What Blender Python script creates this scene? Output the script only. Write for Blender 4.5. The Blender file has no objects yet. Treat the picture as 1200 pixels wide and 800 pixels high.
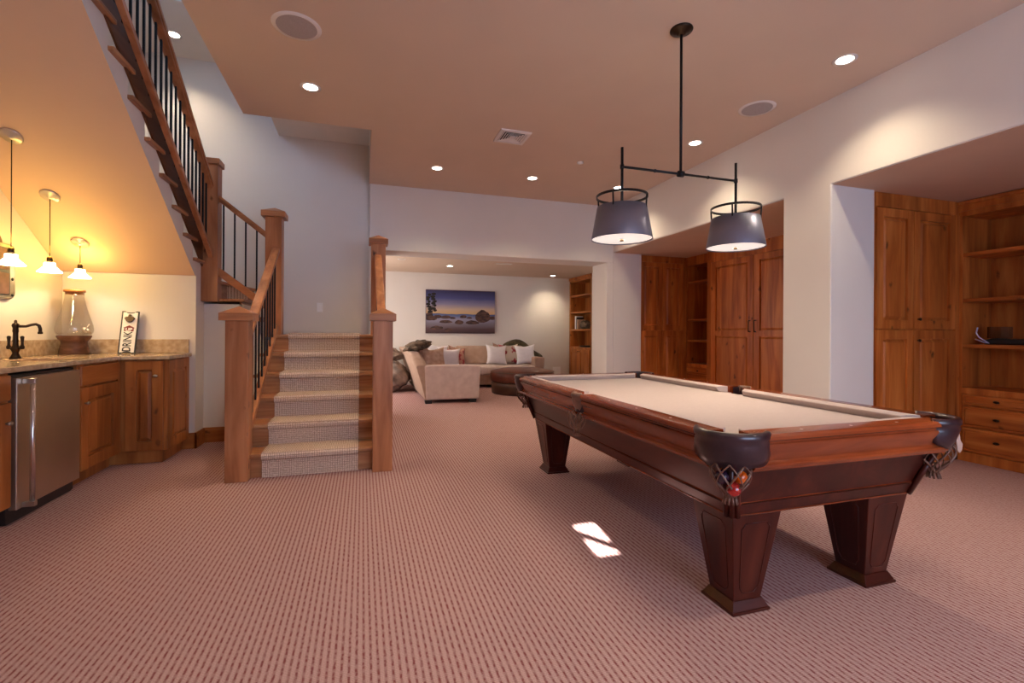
import bpy, bmesh, math, random
from mathutils import Vector, Matrix
R = math.radians
random.seed(7)
SC = bpy.context.scene
COL = SC.collection

# ---------------------------------------------------------------- camera
EYE = 1.13
cam_data = bpy.data.cameras.new('camera')
cam = bpy.data.objects.new('camera', cam_data); COL.objects.link(cam)
cam.location = (0, 0, EYE)
cam_data.sensor_width = 36.0
cam_data.lens = 555.0 / 1200 * 36
cam_data.shift_y = -11.0 / 1200
cam_data.clip_start = 0.05
cam.matrix_world = (Matrix.Translation((0, 0, EYE)) @ Matrix.Rotation(R(-17.5), 4, 'Z')
                    @ Matrix.Rotation(R(90), 4, 'X') @ Matrix.Rotation(R(0.3), 4, 'Z'))
SC.camera = cam

# ---------------------------------------------------------------- view, world, sun, window light
SC.view_settings.view_transform = 'Standard'
SC.view_settings.look = 'None'
SC.view_settings.gamma = 1.0
SC.view_settings.use_curve_mapping = False
SC.view_settings.exposure = 0.45
SC.cycles.max_bounces = 10
SC.cycles.diffuse_bounces = 6
SC.cycles.sample_clamp_indirect = 6.0
SC.cycles.caustics_reflective = False
SC.cycles.caustics_refractive = False

world = bpy.data.worlds.new('sky'); SC.world = world; world.use_nodes = True
bg = world.node_tree.nodes['Background']
bg.inputs[0].default_value = (0.45, 0.62, 1.0, 1); bg.inputs[1].default_value = 1.0

WARM = (1.0, 0.81, 0.57)
DAY = (0.52, 0.68, 1.0)
CAN_W = 46.0
BACK_FILL_W = 40.0
REAR_DAY_W = 84.0
UP_FILL_W = 20.0
LOUNGE_FILL_W = 45.0
PENDANT_W = 0.9
SHADE_W = 6.5


def lamp(name, kind, loc, energy, color, rot=(0, 0, 0), **kw):
    d = bpy.data.lights.new(name, kind); d.energy = energy; d.color = color
    for k, v in kw.items():
        setattr(d, k, v)
    o = bpy.data.objects.new(name, d); COL.objects.link(o)
    o.location = loc; o.rotation_euler = rot
    return o


# sun: travels towards +y, 30 degrees down, enters through a small pane added high in the rear wall
sun_dir = Vector((0.10, math.cos(R(30)), -math.sin(R(30)))).normalized()
s = lamp('sun', 'SUN', (0, -8, 6), 70.0, (1.0, 0.95, 0.88), angle=R(0.4))
s.rotation_euler = sun_dir.to_track_quat('-Z', 'Y').to_euler()
# daylight of the big rear window (behind the camera); then two added fill lamps
lamp('rear_window_light', 'AREA', (1.9, -2.36, 1.35), REAR_DAY_W, DAY, (R(90), 0, 0), shape='RECTANGLE', size=2.6, size_y=1.9)
lamp('lounge_fill_light', 'AREA', (-0.95, 8.5, 1.3), LOUNGE_FILL_W, (1.0, 0.93, 0.86), (0, R(-90), 0), shape='RECTANGLE', size=1.5, size_y=2.0)  # unseen fill added to brighten the lounge; no window built there
lamp('upstairs_blue_fill', 'AREA', (-2.45, 4.1, 4.5), UP_FILL_W, (0.38, 0.60, 1.0), (0, R(-90), 0), shape='RECTANGLE', size=1.0, size_y=1.4)  # blue lamp added for the daylight patch above the stairs; no window built


# ---------------------------------------------------------------- materials
def mat(name, base, rough=0.5, metal=0.0, spec=None, coat=0.0, emis=None, estr=0.0, trans=0.0):
    m = bpy.data.materials.new(name); m.use_nodes = True
    b = m.node_tree.nodes['Principled BSDF']
    b.inputs['Base Color'].default_value = (*base, 1)
    b.inputs['Roughness'].default_value = rough
    b.inputs['Metallic'].default_value = metal
    if spec is not None: b.inputs['Specular IOR Level'].default_value = spec
    if coat: b.inputs['Coat Weight'].default_value = coat; b.inputs['Coat Roughness'].default_value = 0.08
    if emis: b.inputs['Emission Color'].default_value = (*emis, 1); b.inputs['Emission Strength'].default_value = estr
    if trans: b.inputs['Transmission Weight'].default_value = trans
    return m


def nodes(m):
    nt = m.node_tree
    return nt, nt.nodes, nt.links, nt.nodes['Principled BSDF']


def noise_color(m, c1, c2, scale, detail=3, stretch=(1, 1, 1), bump=0.0, lo=0.3, hi=0.7, bumpscale=None):
    nt, N, L, b = nodes(m)
    tc = N.new('ShaderNodeTexCoord'); mp = N.new('ShaderNodeMapping'); mp.inputs['Scale'].default_value = stretch
    L.new(tc.outputs['Object'], mp.inputs[0])
    no = N.new('ShaderNodeTexNoise'); no.inputs['Scale'].default_value = scale; no.inputs['Detail'].default_value = detail
    L.new(mp.outputs[0], no.inputs['Vector'])
    cr = N.new('ShaderNodeValToRGB'); cr.color_ramp.elements[0].position = lo; cr.color_ramp.elements[1].position = hi
    cr.color_ramp.elements[0].color = (*c1, 1); cr.color_ramp.elements[1].color = (*c2, 1)
    L.new(no.outputs['Fac'], cr.inputs[0]); L.new(cr.outputs[0], b.inputs['Base Color'])
    if bump:
        n2 = no
        if bumpscale:
            n2 = N.new('ShaderNodeTexNoise'); n2.inputs['Scale'].default_value = bumpscale; n2.inputs['Detail'].default_value = 2
            L.new(mp.outputs[0], n2.inputs['Vector'])
        bp = N.new('ShaderNodeBump'); bp.inputs['Strength'].default_value = bump; bp.inputs['Distance'].default_value = 0.01
        L.new(n2.outputs['Fac'], bp.inputs['Height']); L.new(bp.outputs[0], b.inputs['Normal'])
    return m


def wood(name, dark, mid, light, axis='z', rough=0.4, knots=True, coat=0.0, tight=1.0, knotcol=(0.03, 0.012, 0.005)):
    m = mat(name, mid, rough, coat=coat, spec=0.28)
    nt, N, L, b = nodes(m)
    tc = N.new('ShaderNodeTexCoord')
    oi = N.new('ShaderNodeObjectInfo')
    vm = N.new('ShaderNodeVectorMath'); vm.operation = 'MULTIPLY_ADD'
    comb = N.new('ShaderNodeCombineXYZ')
    for i in range(3): L.new(oi.outputs['Random'], comb.inputs[i])
    L.new(comb.outputs[0], vm.inputs[0]); vm.inputs[1].default_value = (7.3, 5.1, 9.7)
    L.new(tc.outputs['Object'], vm.inputs[2])
    mp = N.new('ShaderNodeMapping')
    a, c = 7.0 * tight, 0.7
    mp.inputs['Scale'].default_value = {'z': (a, a, c), 'x': (c, a, a), 'y': (a, c, a)}[axis]
    L.new(vm.outputs[0], mp.inputs[0])
    n1 = N.new('ShaderNodeTexNoise'); n1.inputs['Scale'].default_value = 1.6; n1.inputs['Detail'].default_value = 6
    n1.inputs['Roughness'].default_value = 0.55; n1.inputs['Distortion'].default_value = 0.7
    L.new(mp.outputs[0], n1.inputs['Vector'])
    cr = N.new('ShaderNodeValToRGB')
    e = cr.color_ramp.elements
    e[0].position = 0.25; e[0].color = (*dark, 1); e[1].position = 0.74; e[1].color = (*light, 1)
    k = e.new(0.5); k.color = (*mid, 1)
    L.new(n1.outputs['Fac'], cr.inputs[0])
    # broad board-to-board variation
    n2 = N.new('ShaderNodeTexNoise'); n2.inputs['Scale'].default_value = 0.9; n2.inputs['Detail'].default_value = 1
    L.new(mp.outputs[0], n2.inputs['Vector'])
    mr = N.new('ShaderNodeMapRange'); mr.inputs[1].default_value = 0.3; mr.inputs[2].default_value = 0.7
    mr.inputs[3].default_value = 0.78; mr.inputs[4].default_value = 1.15
    L.new(n2.outputs['Fac'], mr.inputs[0])
    mx = N.new('ShaderNodeVectorMath'); mx.operation = 'SCALE'
    L.new(cr.outputs[0], mx.inputs[0]); L.new(mr.outputs[0], mx.inputs['Scale'])
    out = mx.outputs[0]
    if knots:
        mp2 = N.new('ShaderNodeMapping')
        s1, s2 = 8.0, 5.0
        mp2.inputs['Scale'].default_value = {'z': (s1, s1, s2), 'x': (s2, s1, s1), 'y': (s1, s2, s1)}[axis]
        L.new(vm.outputs[0], mp2.inputs[0])
        wb = N.new('ShaderNodeTexNoise'); wb.inputs['Scale'].default_value = 3.0; L.new(mp2.outputs[0], wb.inputs['Vector'])
        wa = N.new('ShaderNodeVectorMath'); wa.operation = 'MULTIPLY_ADD'; wa.inputs[1].default_value = (0.35, 0.35, 0.35)
        L.new(wb.outputs['Color'], wa.inputs[0]); L.new(mp2.outputs[0], wa.inputs[2])
        vo = N.new('ShaderNodeTexVoronoi'); vo.inputs['Scale'].default_value = 0.75
        L.new(wa.outputs[0], vo.inputs['Vector'])
        kr = N.new('ShaderNodeMapRange'); kr.inputs[1].default_value = 0.04; kr.inputs[2].default_value = 0.15
        kr.inputs[3].default_value = 0.85; kr.inputs[4].default_value = 0.0
        L.new(vo.outputs['Distance'], kr.inputs[0])
        mk = N.new('ShaderNodeMix'); mk.data_type = 'RGBA'; mk.inputs['B'].default_value = (*knotcol, 1)
        L.new(kr.outputs[0], mk.inputs['Factor']); L.new(out, mk.inputs['A'])
        out = mk.outputs['Result']
    L.new(out, b.inputs['Base Color'])
    bp = N.new('ShaderNodeBump'); bp.inputs['Strength'].default_value = 0.08; bp.inputs['Distance'].default_value = 0.004
    if not coat: L.new(n1.outputs['Fac'], bp.inputs['Height']); L.new(bp.outputs[0], b.inputs['Normal'])
    return m


ALD = ((0.26, 0.055, 0.010), (0.47, 0.130, 0.024), (0.64, 0.225, 0.052))
W = {ax: wood('knotty_alder_' + ax, *ALD, axis=ax, rough=0.38) for ax in 'xyz'}
BARW = {ax: wood('bar_alder_' + ax, (0.24, 0.068, 0.015), (0.38, 0.125, 0.030), (0.52, 0.20, 0.055), axis=ax, rough=0.4) for ax in 'xyz'}
NEW = {ax: wood('stair_fir_' + ax, (0.29, 0.100, 0.040), (0.46, 0.180, 0.072), (0.60, 0.275, 0.125), axis=ax, rough=0.35) for ax in 'xyz'}
OAK = {ax: wood('stair_oak_' + ax, (0.24, 0.085, 0.032), (0.40, 0.175, 0.075), (0.56, 0.29, 0.14), axis=ax, rough=0.3, knots=False, tight=2.0) for ax in 'xy'}
OAKD = wood('dark_oak_skirt', (0.07, 0.022, 0.008), (0.13, 0.045, 0.016), (0.20, 0.08, 0.03), axis='y', rough=0.4, knots=False)
MAH = {ax: wood('mahogany_' + ax, (0.10, 0.016, 0.005), (0.20, 0.036, 0.010), (0.36, 0.075, 0.020), axis=ax, rough=0.25, knots=False, coat=0.4, tight=0.6) for ax in 'xyz'}
MAHD = {ax: wood('dark_mahogany_' + ax, (0.030, 0.005, 0.003), (0.065, 0.010, 0.005), (0.11, 0.020, 0.009), axis=ax, rough=0.33, knots=False, coat=0.08, tight=0.8) for ax in 'xyz'}


def paint(name, c, bump=0.06):
    m = mat(name, c, 0.9, spec=0.2)
    d = tuple(x * 0.965 for x in c)
    return noise_color(m, d, c, 2.2, 2, bump=bump, bumpscale=14)


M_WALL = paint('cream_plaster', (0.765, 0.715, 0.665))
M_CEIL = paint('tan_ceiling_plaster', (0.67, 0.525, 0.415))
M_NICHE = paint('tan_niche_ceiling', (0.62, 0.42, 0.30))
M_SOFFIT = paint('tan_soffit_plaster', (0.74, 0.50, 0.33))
M_BARWALL = paint('bar_plaster', (0.74, 0.66, 0.56))
M_WHITE = mat('white_plastic', (0.88, 0.87, 0.86), 0.4)
M_GRILLE = noise_color(mat('speaker_grille', (0.3, 0.24, 0.22), 0.7), (0.36, 0.31, 0.31), (0.46, 0.41, 0.41), 260, 1)
M_CAN = mat('lit_can', (1, 1, 1), 0.5, emis=(1.0, 0.93, 0.82), estr=14.0)
M_CANOFF = mat('unlit_can', (0.55, 0.45, 0.38), 0.5)
M_TRIM = mat('can_trim', (0.78, 0.72, 0.68), 0.5)
M_IRON = mat('black_iron', (0.012, 0.011, 0.013), 0.42, 0.6)
M_BRONZE = mat('oil_rubbed_bronze', (0.045, 0.028, 0.018), 0.32, 0.9)
M_SILVER = mat('brushed_nickel', (0.55, 0.50, 0.46), 0.3, 1.0)
M_PLATE = mat('satin_plate', (0.62, 0.55, 0.48), 0.35, 0.6)
M_BLACK = mat('black_plastic', (0.01, 0.01, 0.011), 0.35)
M_DARKGAP = mat('dark_recess', (0.012, 0.007, 0.005), 0.8)
M_STEEL = mat('stainless_steel', (0.50, 0.46, 0.42), 0.40, 1.0)
noise_color(M_STEEL, (0.60, 0.50, 0.40), (0.64, 0.54, 0.44), 3, 1)
M_STEELH = mat('handle_steel', (0.72, 0.70, 0.70), 0.22, 1.0)
M_SHADE = mat('dark_metal_shade', (0.28, 0.30, 0.41), 0.40, 0.88)
M_SHADE_IN = mat('white_diffuser', (0.85, 0.82, 0.76), 0.5, emis=(1.0, 0.95, 0.88), estr=0.5)
M_GLOW = mat('glowing_glass', (1, 0.95, 0.85), 0.3, emis=(1.0, 0.82, 0.48), estr=9.0)
M_LEATHER = noise_color(mat('dark_pocket_leather', (0.06, 0.035, 0.035), 0.28, coat=0.3), (0.016, 0.006, 0.010), (0.042, 0.017, 0.022), 14, 3, bump=0.05, bumpscale=120)
M_STRAP = noise_color(mat('worn_brown_leather', (0.2, 0.1, 0.07), 0.45), (0.14, 0.07, 0.045), (0.26, 0.14, 0.10), 22, 3)
M_NET = mat('pocket_net_leather', (0.17, 0.08, 0.05), 0.35)
M_PALE = mat('pale_hide', (0.55, 0.36, 0.27), 0.7)


def cloth(name, c1, c2, scale=400, bump=0.05, rough=0.95):
    m = mat(name, c1, rough, spec=0.1)
    nt, N, L, b = nodes(m)
    b.inputs['Sheen Weight'].default_value = 0.15
    return noise_color(m, c1, c2, scale, 2, bump=bump)


M_FELT = cloth('tan_felt', (0.44, 0.36, 0.345), (0.47, 0.385, 0.37), 60, 0.0)
M_SOFA = cloth('beige_velvet', (0.60, 0.46, 0.41), (0.70, 0.56, 0.50), 9, 0.03)
M_SOFAB = cloth('tan_velvet', (0.40, 0.26, 0.19), (0.48, 0.33, 0.25), 9, 0.03)
M_PWHITE = cloth('white_cushion', (0.78, 0.74, 0.76), (0.84, 0.80, 0.82), 20)
M_PTAN = cloth('tan_satin', (0.50, 0.30, 0.20), (0.66, 0.46, 0.34), 14, 0.1, 0.5)
M_PBROWN = cloth('brown_cushion', (0.30, 0.16, 0.11), (0.38, 0.22, 0.16), 14)
M_FUR = noise_color(mat('brown_fur', (0.1, 0.06, 0.04), 0.9), (0.03, 0.02, 0.012), (0.20, 0.13, 0.08), 14, 4, bump=0.6, bumpscale=60)
M_OLIVE = noise_color(mat('olive_throw', (0.06, 0.045, 0.02), 0.9), (0.03, 0.022, 0.01), (0.11, 0.08, 0.035), 10, 4, bump=0.5, bumpscale=50)
M_BEAN = noise_color(mat('grey_fur_bag', (0.25, 0.2, 0.17), 0.9), (0.10, 0.075, 0.06), (0.40, 0.32, 0.27), 7, 4, bump=0.5, bumpscale=40)
M_OTT = noise_color(mat('oxblood_leather', (0.14, 0.05, 0.03), 0.38, spec=0.35), (0.10, 0.026, 0.014), (0.20, 0.06, 0.035), 5, 3, bump=0.05, bumpscale=90)
M_OTT2 = noise_color(mat('dark_brown_leather', (0.08, 0.04, 0.02), 0.4), (0.07, 0.032, 0.018), (0.11, 0.052, 0.028), 5, 3)


def carpet():
    # loop-pile columns running along y, dark broken dashes between them, fine ribs across
    m = mat('dashed_loop_carpet', (0.5, 0.28, 0.22), 0.98, spec=0.05)
    nt, N, L, b = nodes(m)
    tc = N.new('ShaderNodeTexCoord'); sx = N.new('ShaderNodeSeparateXYZ')
    nz = N.new('ShaderNodeTexNoise'); nz.inputs['Scale'].default_value = 40; nz.inputs['Detail'].default_value = 2
    L.new(tc.outputs['Object'], nz.inputs['Vector'])
    sub = N.new('ShaderNodeVectorMath'); sub.operation = 'MULTIPLY_ADD'; sub.inputs[1].default_value = (0.006, 0.006, 0)
    L.new(nz.outputs['Color'], sub.inputs[0]); L.new(tc.outputs['Object'], sub.inputs[2]); L.new(sub.outputs[0], sx.inputs[0])

    def mth(op, a, b_=None, c=None):
        n = N.new('ShaderNodeMath'); n.operation = op
        for k, v in enumerate((a, b_, c)):
            if v is None: continue
            if isinstance(v, (int, float)): n.inputs[k].default_value = v
            else: L.new(v, n.inputs[k])
        return n.outputs[0]
    cx = mth('DIVIDE', sx.outputs['X'], 0.0235)
    col = mth('FLOOR', cx); fx = mth('FRACT', cx)
    dist = mth('ABSOLUTE', mth('SUBTRACT', fx, 0.5))          # 0 at the seam centre
    wn = N.new('ShaderNodeTexWhiteNoise'); wn.noise_dimensions = '1D'; L.new(col, wn.inputs['W'])
    py = mth('ADD', mth('DIVIDE', sx.outputs['Y'], 0.052), mth('MULTIPLY', wn.outputs['Value'], 0.35))
    py = mth('ADD', py, mth('MULTIPLY', col, 0.36))
    fy = mth('FRACT', py)
    seam = N.new('ShaderNodeMapRange'); seam.interpolation_type = 'SMOOTHSTEP'
    L.new(dist, seam.inputs[0]); seam.inputs[1].default_value = 0.07; seam.inputs[2].default_value = 0.21; seam.inputs[3].default_value = 1; seam.inputs[4].default_value = 0
    dash = N.new('ShaderNodeMapRange'); dash.interpolation_type = 'SMOOTHSTEP'
    L.new(mth('ABSOLUTE', mth('SUBTRACT', fy, 0.5)), dash.inputs[0]); dash.inputs[1].default_value = 0.27; dash.inputs[2].default_value = 0.38; dash.inputs[3].default_value = 1; dash.inputs[4].default_value = 0.30
    dark = mth('MULTIPLY', seam.outputs[0], dash.outputs[0])
    rib = mth('MULTIPLY_ADD', mth('SINE', mth('MULTIPLY', sx.outputs['Y'], 2 * math.pi / 0.0065)), 0.5, 0.5)
    bn = N.new('ShaderNodeTexNoise'); bn.inputs['Scale'].default_value = 55; bn.inputs['Detail'].default_value = 2
    L.new(tc.outputs['Object'], bn.inputs['Vector'])
    brk = N.new('ShaderNodeMapRange'); L.new(bn.outputs['Fac'], brk.inputs[0]); brk.inputs[1].default_value = 0.36; brk.inputs[2].default_value = 0.56; brk.inputs[3].default_value = 0.35; brk.inputs[4].default_value = 1.0
    ribc = N.new('ShaderNodeMix'); ribc.data_type = 'RGBA'
    ribc.inputs['A'].default_value = (0.46, 0.290, 0.272, 1); ribc.inputs['B'].default_value = (0.59, 0.405, 0.385, 1)
    L.new(rib, ribc.inputs['Factor'])
    wide = N.new('ShaderNodeMapRange'); wide.interpolation_type = 'SMOOTHSTEP'; L.new(dist, wide.inputs[0])
    wide.inputs[1].default_value = 0.16; wide.inputs[2].default_value = 0.34; wide.inputs[3].default_value = 0.30; wide.inputs[4].default_value = 0.0
    mw = N.new('ShaderNodeMix'); mw.data_type = 'RGBA'; mw.inputs['B'].default_value = (0.24, 0.075, 0.075, 1)
    L.new(wide.outputs[0], mw.inputs['Factor']); L.new(ribc.outputs['Result'], mw.inputs['A'])
    mx = N.new('ShaderNodeMix'); mx.data_type = 'RGBA'; mx.inputs['B'].default_value = (0.24, 0.065, 0.065, 1)
    L.new(mth('MULTIPLY', mth('MULTIPLY', dark, brk.outputs[0]), mth('MULTIPLY_ADD', rib, -0.30, 1.12)), mx.inputs['Factor']); L.new(mw.outputs['Result'], mx.inputs['A'])
    n4 = N.new('ShaderNodeTexNoise'); n4.inputs['Scale'].default_value = 260; n4.inputs['Detail'].default_value = 1
    L.new(tc.outputs['Object'], n4.inputs['Vector'])
    r4 = N.new('ShaderNodeMapRange'); r4.inputs[1].default_value = 0.3; r4.inputs[2].default_value = 0.7; r4.inputs[3].default_value = 0.84; r4.inputs[4].default_value = 1.12
    L.new(n4.outputs['Fac'], r4.inputs[0])
    sc = N.new('ShaderNodeVectorMath'); sc.operation = 'SCALE'
    L.new(mx.outputs['Result'], sc.inputs[0]); L.new(r4.outputs[0], sc.inputs['Scale'])
    L.new(sc.outputs[0], b.inputs['Base Color'])
    bp = N.new('ShaderNodeBump'); bp.inputs['Strength'].default_value = 0.35; bp.inputs['Distance'].default_value = 0.003; bp.invert = True
    L.new(dark, bp.inputs['Height']); L.new(bp.outputs[0], b.inputs['Normal'])
    return m


def runner_mat():
    m = mat('woven_sisal_runner', (0.5, 0.36, 0.26), 0.95, spec=0.05)
    nt, N, L, b = nodes(m)
    tc = N.new('ShaderNodeTexCoord')
    sx = N.new('ShaderNodeSeparateXYZ'); L.new(tc.outputs['Object'], sx.inputs[0])

    def wave(src, f):
        mu = N.new('ShaderNodeMath'); mu.operation = 'MULTIPLY'; mu.inputs[1].default_value = f; L.new(src, mu.inputs[0])
        si = N.new('ShaderNodeMath'); si.operation = 'SINE'; L.new(mu.outputs[0], si.inputs[0])
        return si.outputs[0]
    ad = N.new('ShaderNodeMath'); ad.operation = 'SUBTRACT'; L.new(sx.outputs['Z'], ad.inputs[0]); L.new(sx.outputs['Y'], ad.inputs[1])
    w1 = wave(sx.outputs['X'], 2 * math.pi / 0.013); w2 = wave(ad.outputs[0], 2 * math.pi / 0.013)
    mxn = N.new('ShaderNodeMath'); mxn.operation = 'MAXIMUM'; L.new(w1, mxn.inputs[0]); L.new(w2, mxn.inputs[1])
    no = N.new('ShaderNodeTexNoise'); no.inputs['Scale'].default_value = 110; L.new(tc.outputs['Object'], no.inputs['Vector'])
    a2 = N.new('ShaderNodeMath'); a2.operation = 'MULTIPLY_ADD'; a2.inputs[1].default_value = 2.2; L.new(no.outputs['Fac'], a2.inputs[0]); L.new(mxn.outputs[0], a2.inputs[2])
    mr = N.new('ShaderNodeMapRange'); mr.inputs[1].default_value = 0.8; mr.inputs[2].default_value = 2.3; L.new(a2.outputs[0], mr.inputs[0])
    cr = N.new('ShaderNodeValToRGB'); cr.color_ramp.elements[0].color = (0.84, 0.67, 0.53, 1); cr.color_ramp.elements[1].color = (0.36, 0.235, 0.17, 1)
    L.new(mr.outputs[0], cr.inputs[0]); L.new(cr.outputs[0], b.inputs['Base Color'])
    bp = N.new('ShaderNodeBump'); bp.inputs['Strength'].default_value = 0.4; bp.inputs['Distance'].default_value = 0.003; bp.invert = True
    L.new(mr.outputs[0], bp.inputs['Height']); L.new(bp.outputs[0], b.inputs['Normal'])
    return m


M_CARPET = carpet()
M_RUNNER = runner_mat()
M_STONE = noise_color(mat('tan_limestone', (0.5, 0.36, 0.22), 0.18, coat=0.3), (0.40, 0.27, 0.155), (0.58, 0.44, 0.29), 26, 6, lo=0.35, hi=0.65)


def glass(name, color=(1, 1, 1), rough=0.0, alpha=0.12):
    m = bpy.data.materials.new(name); m.use_nodes = True
    nt = m.node_tree; N = nt.nodes; L = nt.links; N.clear()
    out = N.new('ShaderNodeOutputMaterial'); mix = N.new('ShaderNodeMixShader')
    tr = N.new('ShaderNodeBsdfTransparent'); tr.inputs[0].default_value = (*color, 1)
    gl = N.new('ShaderNodeBsdfGlossy'); gl.inputs['Roughness'].default_value = 0.02 + rough
    fr = N.new('ShaderNodeLayerWeight'); fr.inputs[0].default_value = 0.25
    pw = N.new('ShaderNodeMath'); pw.operation = 'POWER'; pw.inputs[1].default_value = 2.5; L.new(fr.outputs['Facing'], pw.inputs[0])
    ad = N.new('ShaderNodeMath'); ad.operation = 'MULTIPLY_ADD'; ad.inputs[1].default_value = 0.45; ad.inputs[2].default_value = 0.045; L.new(pw.outputs[0], ad.inputs[0])
    L.new(ad.outputs[0], mix.inputs[0]); L.new(tr.outputs[0], mix.inputs[1]); L.new(gl.outputs[0], mix.inputs[2])
    L.new(mix.outputs[0], out.inputs[0])
    return m


M_GLASS = glass('clear_glass', (0.94, 0.93, 0.92))
M_PANE = glass('window_glass', (1, 1, 1))
M_SMOKE = glass('smoked_visor', (0.35, 0.32, 0.33), 0.05)

# ---------------------------------------------------------------- object helpers
OFF = {}


def thing(name, label, cat, loc=(0, 0, 0), group=None, local=False, rot=(0, 0, 0)):
    o = bpy.data.objects.new(name, None); COL.objects.link(o)
    o.location = loc; o.rotation_euler = rot; o.empty_display_size = 0.1
    o['label'] = label; o['category'] = cat
    if group: o['group'] = group
    OFF[o.name] = Vector((0, 0, 0)) if local else Vector(loc)
    return o


def tag(o, label, cat, group=None):
    o['label'] = label; o['category'] = cat
    if group: o['group'] = group
    return o


class MB:
    def __init__(s):
        s.bm = bmesh.new()

    def _f(s, vs, mi=0, smooth=False):
        try:
            f = s.bm.faces.new(vs); f.material_index = mi; f.smooth = smooth
            return f
        except ValueError:
            return None

    def box(s, x0, x1, y0, y1, z0, z1, mi=0):
        return s.hexa([(x0, y0, z0), (x1, y0, z0), (x1, y1, z0), (x0, y1, z0), (x0, y0, z1), (x1, y0, z1), (x1, y1, z1), (x0, y1, z1)], mi)

    def hexa(s, p, mi=0):
        v = [s.bm.verts.new(q) for q in p]
        for f in ((0, 3, 2, 1), (4, 5, 6, 7), (0, 1, 5, 4), (1, 2, 6, 5), (2, 3, 7, 6), (3, 0, 4, 7)):
            s._f([v[i] for i in f], mi)
        return s

    def ob(s, F, u0, u1, n0, n1, z0, z1, mi=0, inset=0.0):
        # box in a wall frame F=(origin xy, u, n); inset shrinks the outer (n1) face
        o, u, n = F
        P = lambda a, b, z: (o[0] + u[0] * a + n[0] * b, o[1] + u[1] * a + n[1] * b, z)
        i = inset
        return s.hexa([P(u0, n0, z0), P(u1, n0, z0), P(u1 - i, n1, z0 + i), P(u0 + i, n1, z0 + i),
                       P(u0, n0, z1), P(u1, n0, z1), P(u1 - i, n1, z1 - i), P(u0 + i, n1, z1 - i)], mi)

    def prism(s, pts, axis, a0, a1, mi=0, smooth=False):
        # polygon pts extruded along axis; pts are the two other coordinates in order
        def P(q, a):
            return {'x': (a, q[0], q[1]), 'y': (q[0], a, q[1]), 'z': (q[0], q[1], a)}[axis]
        A = [s.bm.verts.new(P(q, a0)) for q in pts]; B = [s.bm.verts.new(P(q, a1)) for q in pts]
        s._f(A[::-1], mi); s._f(B, mi)
        n = len(pts)
        for i in range(n):
            s._f([A[i], A[(i + 1) % n], B[(i + 1) % n], B[i]], mi, smooth)
        return s

    def rings(s, rings, mi=0, smooth=True, cap=True, closed=True):
        V = [[s.bm.verts.new(p) for p in r] for r in rings]
        n = len(V[0])
        for a, b in zip(V, V[1:]):
            for i in range(n if closed else n - 1):
                s._f([a[i], a[(i + 1) % n], b[(i + 1) % n], b[i]], mi, smooth)
        if cap and closed:
            s._f(V[0][::-1], mi, False); s._f(V[-1], mi, False)
        return s

    def lathe(s, c, prof, n=24, mi=0, smooth=True, axis='z', a0=0.0, a1=2 * math.pi, cap=True):
        rr = []
        full = abs(a1 - a0) > 6.28
        m = n if full else n + 1
        for r, h in prof:
            ring = []
            for i in range(m):
                a = a0 + (a1 - a0) * i / n
                x, y = r * math.cos(a), r * math.sin(a)
                if axis == 'z': q = (c[0] + x, c[1] + y, c[2] + h)
                elif axis == 'x': q = (c[0] + h, c[1] + x, c[2] + y)
                else: q = (c[0] + x, c[1] + h, c[2] + y)
                ring.append(q)
            rr.append(ring)
        return s.rings(rr, mi, smooth, cap and full, full)

    def tube(s, path, r, n=8, mi=0, smooth=True, flat=1.0):
        path = [Vector(p) for p in path]
        rr = []
        prev = None
        for i, p in enumerate(path):
            t = (path[min(i + 1, len(path) - 1)] - path[max(i - 1, 0)]).normalized()
            if prev is None:
                up = Vector((0, 0, 1)) if abs(t.z) < 0.9 else Vector((1, 0, 0))
                a = t.cross(up).normalized()
            else:
                a = (prev - t * prev.dot(t)).normalized()
            prev = a
            b = t.cross(a)
            rad = r[i] if isinstance(r, (list, tuple)) else r
            rr.append([p + a * (rad * math.cos(2 * math.pi * k / n)) + b * (rad * flat * math.sin(2 * math.pi * k / n)) for k in range(n)])
        return s.rings(rr, mi, smooth)

    def bar(s, p, q, w, h, mi=0):
        # straight bar with rectangular section: w horizontal, h in the vertical plane; ends cut vertical
        p = Vector(p); q = Vector(q); d = q - p
        hd = Vector((d.x, d.y, 0)).normalized(); side = Vector((-hd.y, hd.x, 0)) * (w / 2)
        up = Vector((0, 0, h / 2))
        P = [p - side - up, p + side - up, q + side - up, q - side - up, p - side + up, p + side + up, q + side + up, q - side + up]
        return s.hexa([P[0], P[1], P[2], P[3], P[4], P[5], P[6], P[7]], mi)

    def transform(s, M):
        bmesh.ops.transform(s.bm, matrix=M, verts=s.bm.verts[:]); return s

    def build(s, name, mats, parent=None, bevel=0.0, seg=2, subsurf=0, off=None, weld=False):
        if weld: bmesh.ops.remove_doubles(s.bm, verts=s.bm.verts[:], dist=1e-5)
        bmesh.ops.recalc_face_normals(s.bm, faces=s.bm.faces[:])
        me = bpy.data.meshes.new(name)
        if off is None:
            off = OFF.get(parent.name, Vector((0, 0, 0))) if parent else Vector((0, 0, 0))
        if off.length: bmesh.ops.translate(s.bm, vec=-off, verts=s.bm.verts[:])
        s.bm.to_mesh(me); s.bm.free()
        for m in (mats if isinstance(mats, (list, tuple)) else [mats]): me.materials.append(m)
        o = bpy.data.objects.new(name, me); COL.objects.link(o)
        if parent is not None:
            o.parent = parent; OFF[o.name] = off
        if bevel:
            md = o.modifiers.new('bevel', 'BEVEL'); md.width = bevel; md.segments = seg; md.limit_method = 'ANGLE'; md.angle_limit = R(35)
        if subsurf:
            md = o.modifiers.new('sub', 'SUBSURF'); md.levels = subsurf; md.render_levels = subsurf
        return o


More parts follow.
